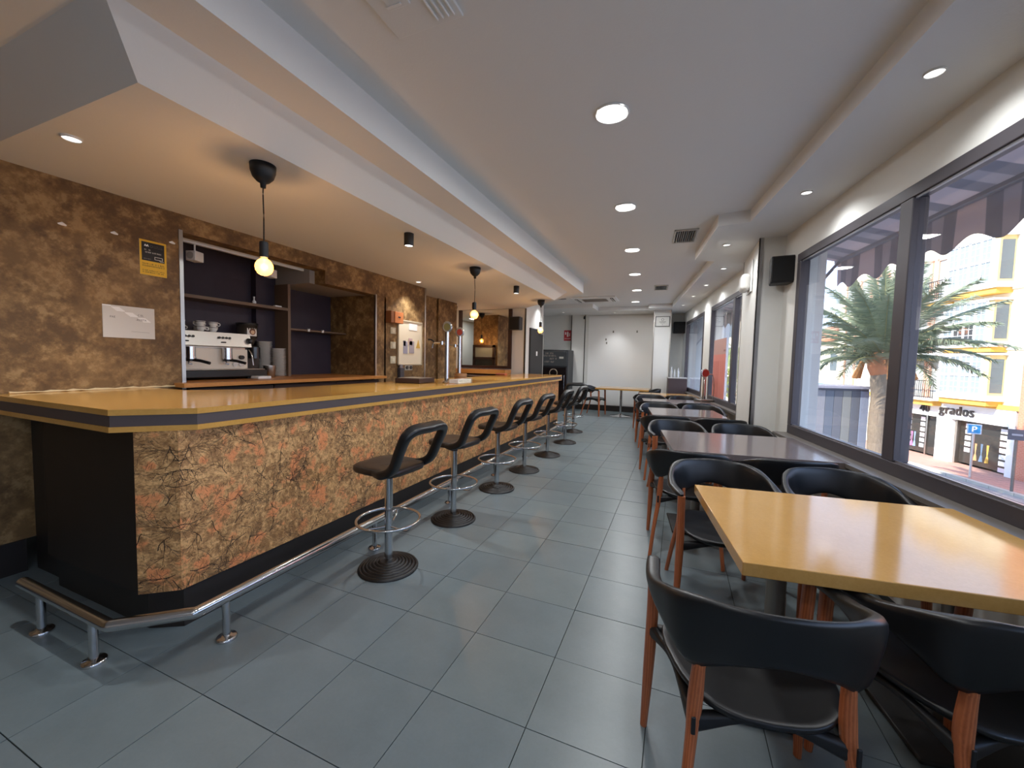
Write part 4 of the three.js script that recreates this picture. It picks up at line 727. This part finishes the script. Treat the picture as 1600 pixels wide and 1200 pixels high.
{
  // the far building: local x away from us, local z towards the camera
  const t = thing('apartment_building', 'sunlit cream apartment house with yellow trim and a shop below', 'building', [B0[0], 0, B0[1]], BA);
  obj('wall', [box(0.25, 9, -0.42, 9.6, -10.8, 2.45), box(0.9, 9, G, -0.42, -4.6, 2.45), box(0.25, 9, G, -0.42, -10.8, -4.6)], M.creamWall, t);
  obj('brick_wing', box(0.05, 9, G, 11, 2.45, 12), M.brickRed, t);
  obj('cornice', box(-0.1, 0.6, 9.3, 9.6, -10.9, 2.45), M.yellow, t);
  obj('string_course', box(0.05, 0.3, -0.42, -0.2, -10.8, 2.45), M.yellow, t);
  for (const y of [2.45, 5.35]) obj('string_course', box(0.18, 0.3, y, y + 0.12, -10.8, 2.45), M.creamWall, t);
  // shop front
  const sh = M.white; obj('shop_fascia', box(0.1, 0.9, -1.22, -0.42, -4.5, 2.3), sh, t); obj('shop_pier', box(0.12, 0.9, G, -1.22, -1.72, -0.82), sh, t); obj('shop_pier', box(0.12, 0.9, G, -1.22, 2.0, 2.3), sh, t); obj('shop_pier', box(0.12, 0.9, G, -1.22, -4.6, -4.2), sh, t);
  const win = (s0, s1) => { obj('shop_window', box(0.5, 0.53, G + 0.1, -1.22, s0, s1), M.paneDark, t); };
  win(-4.2, -2.75); win(-2.7, -1.72); win(-0.72, 2.0); obj('shop_mullion', box(0.44, 0.54, G, -1.22, -2.78, -2.68), M.steel, t); obj('shop_mullion', box(0.3, 0.54, G, -1.22, -0.82, -0.7), M.steel, t);
  for (const [s, n] of [[-4.0, 6], [-3.05, 6], [-0.3, 5], [1.45, 7]]) for (let k = 0; k < n; k++) obj('window_card', box(0.485, 0.5, -1.62 - k * 0.32, -1.4 - k * 0.32, s - 0.14, s + 0.16), mat([0xf0eeee, 0xe8d8dc, 0xf2e8ea, 0xdfe4ec][(k + n) % 4], 0.6), t);
  for (const [s, h, c] of [[-3.55, 0.8, 0x7d93b8], [-3.75, 0.75, 0xb0709a], [0.45, 0.9, 0x5a6f86], [0.75, 0.85, 0xc8a04a], [0.15, 0.8, 0xb58a60]]) obj('shop_garment', sweep([[0.62, G + 1.0 + h * 0.3, s], [0.62, G + 0.7, s], [0.62, G + 0.35, s]], [[0.1, 0.15], [0.1, 0.13], [0.13, 0.2]], { n: 10 }), mat(c, 0.9), t);
  // bays on three floors
  for (const [y0, y1, dark] of [[0.2, 2.2, 0], [2.85, 4.85, 1], [5.7, 7.9, 2]]) {
    const b = obj('bay', [box(-0.55, 0.25, y0 - 0.25, y0, -1.15, 1.6), box(-0.55, 0.25, y1, y1 + 0.1, -1.15, 1.6)], M.white, t);
    obj('bay_base', [box(-0.45, 0.25, y0 - 0.5, y0 - 0.25, -1.0, 1.5)], M.yellow, b);
    const post = (s) => box(-0.5, -0.42, y0, y1, s - 0.05, s + 0.05);
    obj('bay_frame', [...[-1.05, -0.5, 0.08, 0.65, 1.2].map(post), box(-0.5, -0.42, (y0 + y1) / 2 - 0.06, (y0 + y1) / 2 + 0.06, -1.05, 1.2), box(-0.5, -0.42, y0, y0 + 0.06, -1.05, 1.2), box(-0.5, -0.42, y1 - 0.06, y1, -1.05, 1.2)], M.white, b);
    for (let k = 0; k < 4; k++) for (let r = 0; r < 2; r++) { const s0 = -1.02 + k * 0.56, yy = y0 + 0.06 + r * (y1 - y0) / 2, hh = (y1 - y0) / 2 - 0.1; obj('window_pane', box(-0.46, -0.44, yy, yy + hh, s0, s0 + 0.48), dark === 1 && r === 0 && (k === 1 || k === 2) ? M.paneDark : mat(0x87929a, 0.35), b); obj('glazing_bar', [box(-0.475, -0.46, yy + hh * 0.33 - 0.012, yy + hh * 0.33 + 0.012, s0, s0 + 0.5), box(-0.475, -0.46, yy + hh * 0.67 - 0.012, yy + hh * 0.67 + 0.012, s0, s0 + 0.5), box(-0.475, -0.46, yy, yy + hh, s0 + 0.24, s0 + 0.262)], M.white, b); }
    obj('bay_side', box(-0.45, 0.25, y0, y1, 1.26, 1.5), mat(0xd9c48c, 0.8), b); obj('side_pane', box(-0.36, 0.16, y0 + 0.15, y1 - 0.2, 1.495, 1.51), M.pane, b);
  }
  // french windows with balconies
  for (const [y, list] of [[5.35, [-9.6, -8.1, -6.6, -3.4, -2.0]], [2.35, [-9.4, -6.4, -3.3, -2.05]], [-0.2, [-9.3, -6.3, -3.3, -2.0]]]) for (const s of list) {
    const f = obj('french_window', [box(0.16, 0.3, y, y + 2.4, s - 0.56, s - 0.42), box(0.16, 0.3, y, y + 2.4, s + 0.42, s + 0.56), box(0.16, 0.3, y + 2.28, y + 2.42, s - 0.56, s + 0.56)], M.pinkTrim, t);
    obj('window_pane', box(0.22, 0.26, y, y + 2.28, s - 0.42, s + 0.42), mat(0xa8aca8, 0.4), f); obj('glazing_bar', [box(0.2, 0.23, y, y + 2.28, s - 0.03, s + 0.03), box(0.2, 0.23, y + 1.1, y + 1.16, s - 0.42, s + 0.42)], M.white, f);
  }
  for (const [y, s0, s1] of [[5.35, -4.15, -1.3], [2.35, -7.2, -5.5], [2.35, -4.1, -1.35], [-0.2, -4.15, -1.35]]) {
    const b = obj('balcony', [box(-0.55, 0.25, y - 0.12, y, s0, s1)], M.white, t); obj('balcony_base', [box(-0.35, 0.25, y - 0.4, y - 0.12, s0 + 0.2, s1 - 0.15)], M.yellow, b);
    const r = []; for (let s = s0 + 0.05; s < s1; s += 0.13) r.push(box(-0.5, -0.48, y, y + 1.0, s, s + 0.022)); r.push(box(-0.51, -0.47, y + 0.97, y + 1.02, s0, s1), box(-0.51, -0.47, y + 0.06, y + 0.1, s0, s1)); obj('railing', r, M.iron, b);
  }
  for (const s of [-4.6, -2.0, -8, -0.6]) obj('roof_ornament', lathe([[0, 0.7], [0.5, 0.5], [0.7, 0.1], [0.75, 0], [0, 0]], 20).translate(0.4, 9.6, s), M.yellow, t);
  // sign letters
  const font = await new FontLoader().loadAsync('fonts/droid/droid_sans_bold.typeface.json');
  const letters = (str, size, s, y) => { const g = new TextGeometry(str, { font, size, depth: 0.05, curveSegments: 5, bevelEnabled: false }); g.rotateY(-Math.PI / 2); g.translate(0.08, y, s); return g; };
  const black = mat(0x2c2a2c, 0.6); obj('sign_lettering', letters('40', 0.42, -2.78, -1.0), black, t); obj('sign_lettering', letters('grados', 0.44, -1.55, -0.98), black, t); obj('sign_mark', box(0.05, 0.1, -0.62, -0.55, -1.9, -1.82), M.yellow, t);
}
{ // tiled house further down the street, and its neighbours
  const t = thing('tiled_house', 'low house with a terracotta tiled roof behind the palm', 'building', bl(3, 0, -17), BA); obj('wall', box(-1, 6, G, 4.0, -3.5, 4.6), M.creamWall, t); obj('roof', hard(loft([[-3.9], [5.0]].map(([z]) => [[-1.5, 3.9, z], [2.5, 5.6, z], [6.5, 3.9, z], [6.5, 3.7, z], [-1.5, 3.7, z]]))), M.terracotta, t);
  for (const s of [-2, 0.5, 3]) obj('window', box(-1.06, -0.98, 1.2, 2.9, s - 0.5, s + 0.5), M.pane, t); obj('blue_awning', box(-2.2, -1, -0.6, 0.0, -3.5, 4.5), mat(0x4f86b0, 0.7), t);
  const u = thing('distant_house', 'pale distant house at the end of the street', 'building', [2.5, 0, -48], 0); obj('wall', box(-9, 7, G, 7, -6, 0), M.creamWall, u); obj('roof', box(-9.4, 7.4, 7, 7.5, -6.4, 0.4), M.terracotta, u); for (let k = 0; k < 6; k++) for (const y of [-1.5, 1.6, 4.4]) obj('window', box(-7.6 + k * 2.4, -6.5 + k * 2.4, y, y + 1.7, 0, 0.06), M.pane, u);
}
function leafTree(x, z, h, r, label) {
  const t = thing('street_tree', label, 'tree', [x, G, z], 0, 'street trees'); obj('trunk', sweep([[0, 0, 0], [0.05, h * 0.4, 0], [0, h * 0.8, 0.05]], [[0.18, 0.18], [0.13, 0.13], [0.06, 0.06]], { n: 10 }), mat(0x6b5640, 0.9), t);
  const pos = []; for (let k = 0; k < 1500; k++) { const a = rr(0, 6.28), c = rr(-1, 1), q = Math.pow(rnd(), 0.4) * r, s = Math.sqrt(1 - c * c), p = V(q * s * Math.cos(a), h + q * c * 0.8, q * s * Math.sin(a)), d = V(rr(-1, 1), rr(-1, 1), rr(-1, 1)).normalize().multiplyScalar(0.2), e = V(rr(-1, 1), rr(-1, 1), rr(-1, 1)).normalize().multiplyScalar(0.12); pos.push(...p.clone().add(d).toArray(), ...p.clone().add(e).toArray(), ...p.clone().sub(d).toArray()); }
  const g = new THREE.BufferGeometry(); g.setAttribute('position', new THREE.Float32BufferAttribute(pos, 3)); g.computeVertexNormals(); const f = obj('foliage', g, mat(0x8fa04a, 0.8, { side: THREE.DoubleSide }), t); f.userData.kind = 'stuff';
}
leafTree(4.3, -31, 4.6, 2.6, 'yellow-green street tree seen through the second window'); leafTree(6.4, -38, 5.2, 2.8, 'farther yellow-green tree behind the second window');
function car(x, z, turn, c, label) {
  const t = thing('parked_car', label, 'car', [x, G - 0.12, z], turn, 'cars parked in the street');
  const prof = [[-2.1, 0.35], [-2.15, 0.75], [-1.9, 0.95], [-1.3, 1.0], [-0.7, 1.42], [0.7, 1.45], [1.5, 1.0], [2.05, 0.88], [2.15, 0.6], [2.1, 0.3]];
  obj('body', loft([-0.85, -0.8, 0.8, 0.85].map((w, i) => prof.map(p => [p[0] * (i % 3 ? 1 : 0.97), p[1] * (i % 3 ? 1 : 0.96), w]))), mat(c, 0.25), t);
  obj('window_band', [box(-0.95, 1.15, 1.03, 1.34, -0.83, 0.83)], M.paneDark, t);
  for (const a of [-1.3, 1.35]) for (const b of [-0.78, 0.78]) obj('wheel', new THREE.CylinderGeometry(0.31, 0.31, 0.2, 20).rotateX(Math.PI / 2).translate(a, 0.31, b), M.blackRough, t);
}
car(2.6, -17.5, 1.45, 0xe6e6e6, 'white parked car seen through the second window'); car(3.3, -23.5, 1.45, 0xd0d4d8, 'silver parked car farther down the street'); car(1.6, -25, 1.5, 0xf0f0ee, 'white parked car beyond the last window');
{ // grey kiosk with vertical panels
  const t = thing('street_kiosk', 'large grey kiosk of vertical panels left of the palm trunk', 'kiosk', [5.9, G, -20.6], 0.25);
  obj('core', box(-1.75, 1.55, 0, 4.15, -1.2, 0), mat(0x70727c, 0.6), t); obj('roof', rbox(3.5, 0.12, 1.5, -0.1, 4.2, -0.55, 0.02), mat(0x9a98a4, 0.5), t);
  const cs = [0x6d6a74, 0x7a7884, 0x8b95a6, 0x5f6470, 0x8d8c90, 0x666c76, 0x696a70, 0x83837f, 0x62666e, 0x8a95a8]; for (let k = 0; k < 10; k++) obj('panel', rbox(0.32, 4.0, 0.05, -1.59 + k * 0.33, 2.05, 0.02, 0.01), mat(cs[k], 0.55), t);
}
{ // parking sign and grey sign
  const p = bl(-1.35, 0, 1.95), t = thing('parking_sign', 'blue square parking sign with a white P on a pole', 'sign', [12.93, G, -25.4], -0.35);
  obj('pole', cyl(0.045, 0.045, 2.5, 0, 0, 0, 14), mat(0xc4c4c0, 0.4, { metalness: 0.5 }), t); obj('plate', rbox(0.46, 0.46, 0.03, 0, 2.3, 0.05, 0.01), M.white, t);
  obj('print', new THREE.PlaneGeometry(0.44, 0.44).translate(0, 2.3, 0.067), new THREE.MeshStandardMaterial({ roughness: 0.4, map: canvasTex(128, 128, x => { x.fillStyle = '#2d8fc4'; x.fillRect(0, 0, 128, 128); x.strokeStyle = '#e8f2f6'; x.lineWidth = 5; x.strokeRect(6, 6, 116, 116); x.fillStyle = '#ffffff'; x.font = 'bold 104px sans-serif'; x.textAlign = 'center'; x.fillText('P', 64, 100); }) }), t);
  const q = thing('traffic_sign', 'grey rectangular street sign on a dark pole', 'sign', [13.15, G, -23.25], -0.35); obj('pole', cyl(0.05, 0.05, 2.6, 0, 0, 0, 14), mat(0x6a6862, 0.5), q); obj('plate', rbox(0.5, 0.45, 0.06, 0, 2.4, 0.05, 0.01), mat(0x55565e, 0.5), q); obj('bar', rbox(0.3, 0.08, 0.02, 0, 2.4, 0.085, 0.01), mat(0x9a9ca2, 0.5), q);
}
{ // date palm
  const px = 7.55, pz = -20.4, t = thing('palm_tree', 'tall date palm in front of the sunlit house', 'palm', [px, G, pz]);
  const H = 4.9, tr = []; for (let k = 0; k <= 40; k++) tr.push([0.03 * Math.sin(k * 0.2), k / 40 * H, 0]);
  obj('trunk', sweep(tr, u => { const r = 0.27 + 0.025 * Math.cos(u * 250) + 0.1 * ss(0.75, 0.95, u); return [r, r]; }, { n: 16, up: [0, 0, 1] }), mat(0xffffff, 0.95, { map: dataTex(128, i => mix([104, 92, 80], [142, 126, 106], nC[i * 4 % 262144]), 0) }), t);
  obj('crown_boot', lathe([[0, 0.9], [0.25, 0.8], [0.5, 0.35], [0.45, 0], [0.3, -0.4], [0, -0.4]], 20).translate(0, H + 0.1, 0), mat(0xb0704a, 0.9), t);
  const frondGeo = (L, droop) => {
    const pts = []; for (let i = 0; i <= 16; i++) { const u = i / 16; pts.push([u * L * (1 - 0.12 * u * droop), L * (0.14 * u - 0.5 * droop * u * u * (0.6 + 0.4 * u)), 0]); }
    const pos = []; const add = (a, b, c) => pos.push(...a, ...b, ...c);
    for (let i = 3; i <= 110; i++) { const u = i / 110, f = u * 16, k = Math.min(15, Math.floor(f)), w = f - k, p = pts[k].map((v, j) => v + (pts[k + 1][j] - v) * w), ln = (0.25 + 0.75 * Math.sin(Math.PI * Math.min(1, 0.12 + u * 0.9))) * 0.72;
      for (const s of [-1, 1]) { const tip = [p[0] + ln * 0.55 + rr(-0.06, 0.06), p[1] - ln * (0.25 + 0.3 * u) + 0.16 * rr(-1, 1), p[2] + s * ln * 0.72]; add([p[0] - 0.02, p[1], p[2]], [p[0] + 0.035, p[1], p[2]], tip); } }
    const lf = new THREE.BufferGeometry(); lf.setAttribute('position', new THREE.Float32BufferAttribute(pos, 3)); lf.setAttribute('uv', new THREE.Float32BufferAttribute(new Float32Array(pos.length / 3 * 2), 2)); lf.computeVertexNormals();
    return [lf, sweep(pts, u => [0.035 * (1 - u * 0.8), 0.025 * (1 - u * 0.8)], { n: 6, up: [0, 0, 1] })].map(g => g.index ? g.toNonIndexed() : g);
  };
  const leafM = mat(0x77836a, 0.6, { side: THREE.DoubleSide, transmission: 0.15 }), ribM = mat(0x8f8a5c, 0.7), variants = [[3.6, 0.2], [3.8, 0.5], [3.6, 0.8], [3.1, 1.0]].map(v => frondGeo(...v));
  for (let k = 0; k < 58; k++) {
    const lay = k / 58, vi = lay < 0.22 ? 0 : lay < 0.5 ? 1 : lay < 0.78 ? 2 : 3, [lf, rb] = variants[vi], g = new THREE.Group(); g.name = 'frond';
    g.position.set(0, H + 0.75 - 0.4 * lay, 0); g.rotation.order = 'YXZ'; g.rotation.set(0, k * 2.39996, 1.32 - lay * 1.22 + rr(-0.1, 0.1)); t.add(g);
    obj('leaflets', lf, leafM, g); obj('rib', rb, ribM, g);
  }
  for (let k = 0; k < 5; k++) { const a = k * 1.26 + 0.4; obj('date_cluster', sweep([[0.2 * Math.cos(a), H + 0.5, 0.2 * Math.sin(a)], [0.75 * Math.cos(a), H + 0.35, 0.75 * Math.sin(a)], [0.95 * Math.cos(a), H - 0.3, 0.95 * Math.sin(a)]], [[0.03, 0.03], [0.06, 0.06], [0.1, 0.1]], { n: 8, up: [0, 0, 1] }), mat(0xa87444, 0.9), t); }
}
// ---------- awning over our windows ----------
M.awning = mat(0xffffff, 0.9, { transmission: 0.12, side: THREE.DoubleSide, map: dataTex(256, (i, x) => { const k = Math.floor(x / 256 * 20) % 5; return k === 1 || k === 3 ? [122, 115, 119] : k === 2 ? [160, 147, 147] : [190, 168, 164]; }, 2.6) });
function awning(s0, s1, label) {
  const t = thing('window_awning', label, 'awning', [F0[0], 0, F0[1]], FA), yb = 2.9, yf = 2.66, of = 0.85;
  const cloth = (fn, nu, nv) => { const pos = [], uv = [], idx = []; for (let i = 0; i <= nu; i++) for (let j = 0; j <= nv; j++) { const s = s0 + (s1 - s0) * i / nu, p = fn(s, j / nv); pos.push(p[0], p[1], s); uv.push(s, j / nv); } for (let i = 0; i < nu; i++) for (let j = 0; j < nv; j++) { const a = i * (nv + 1) + j, b = a + nv + 1; idx.push(a, b, a + 1, b, b + 1, a + 1); } const g = new THREE.BufferGeometry(); g.setAttribute('position', new THREE.Float32BufferAttribute(pos, 3)); g.setAttribute('uv', new THREE.Float32BufferAttribute(uv, 2)); g.setIndex(idx); g.computeVertexNormals(); return g; };
  obj('canopy', cloth((s, v) => [0.16 + v * (of - 0.16), yb + (yf - yb) * v - 0.02 * Math.sin(v * Math.PI), s], 40, 6), M.awning, t);
  obj('valance', cloth((s, v) => [of + 0.012 + 0.012 * Math.sin(s * 9) * v, yf - v * (0.31 + 0.045 * Math.cos(s * 2 * Math.PI / 0.46)), s], Math.round((s1 - s0) / 0.03), 5), M.awning, t);
  obj('front_bar', rbox(0.05, 0.06, s1 - s0, of, yf, (s0 + s1) / 2, 0.012), mat(0x8c888c, 0.4), t);
  obj('roller', cyl(0.06, 0.06, s1 - s0, 0, 0, 0, 20).rotateX(Math.PI / 2).translate(0.24, yb - 0.1, s0), mat(0xa8a2a4, 0.8), t);
  for (const s of [s0 + 0.1, s1 - 0.1]) obj('arm', tube([[0.18, 1.75, s], [of, yf, s]], 0.018, 8), mat(0x9a989e, 0.4, { metalness: 0.6 }), t);
}
awning(-1.25, 8.5, 'striped scalloped awning outside the large near window'); awning(-7.0, -1.6, 'striped awning outside the two far windows');
{ const g = structG('wall_outside', [F0[0], 0, F0[1]], FA); struct('pier', box(0.16, 0.24, G, 3.1, -1.5, -0.02), mat(0xcfcbc6, 0.85), g); struct('pier', box(0.16, 0.2, G, 3.1, -4.36, -3.76), mat(0xcfcbc6, 0.85), g); struct('pier', box(0.16, 0.25, G, 3.1, -7.6, -6.62), mat(0xcfcbc6, 0.85), g); struct('lower_wall', box(0.0, 0.16, G, -0.2, -7.6, 9.4), mat(0xcfcbc6, 0.85), g); }

scene.traverse(o => { if (o.isMesh) { o.castShadow = true; o.receiveShadow = true; } });
renderer.render(scene, camera);
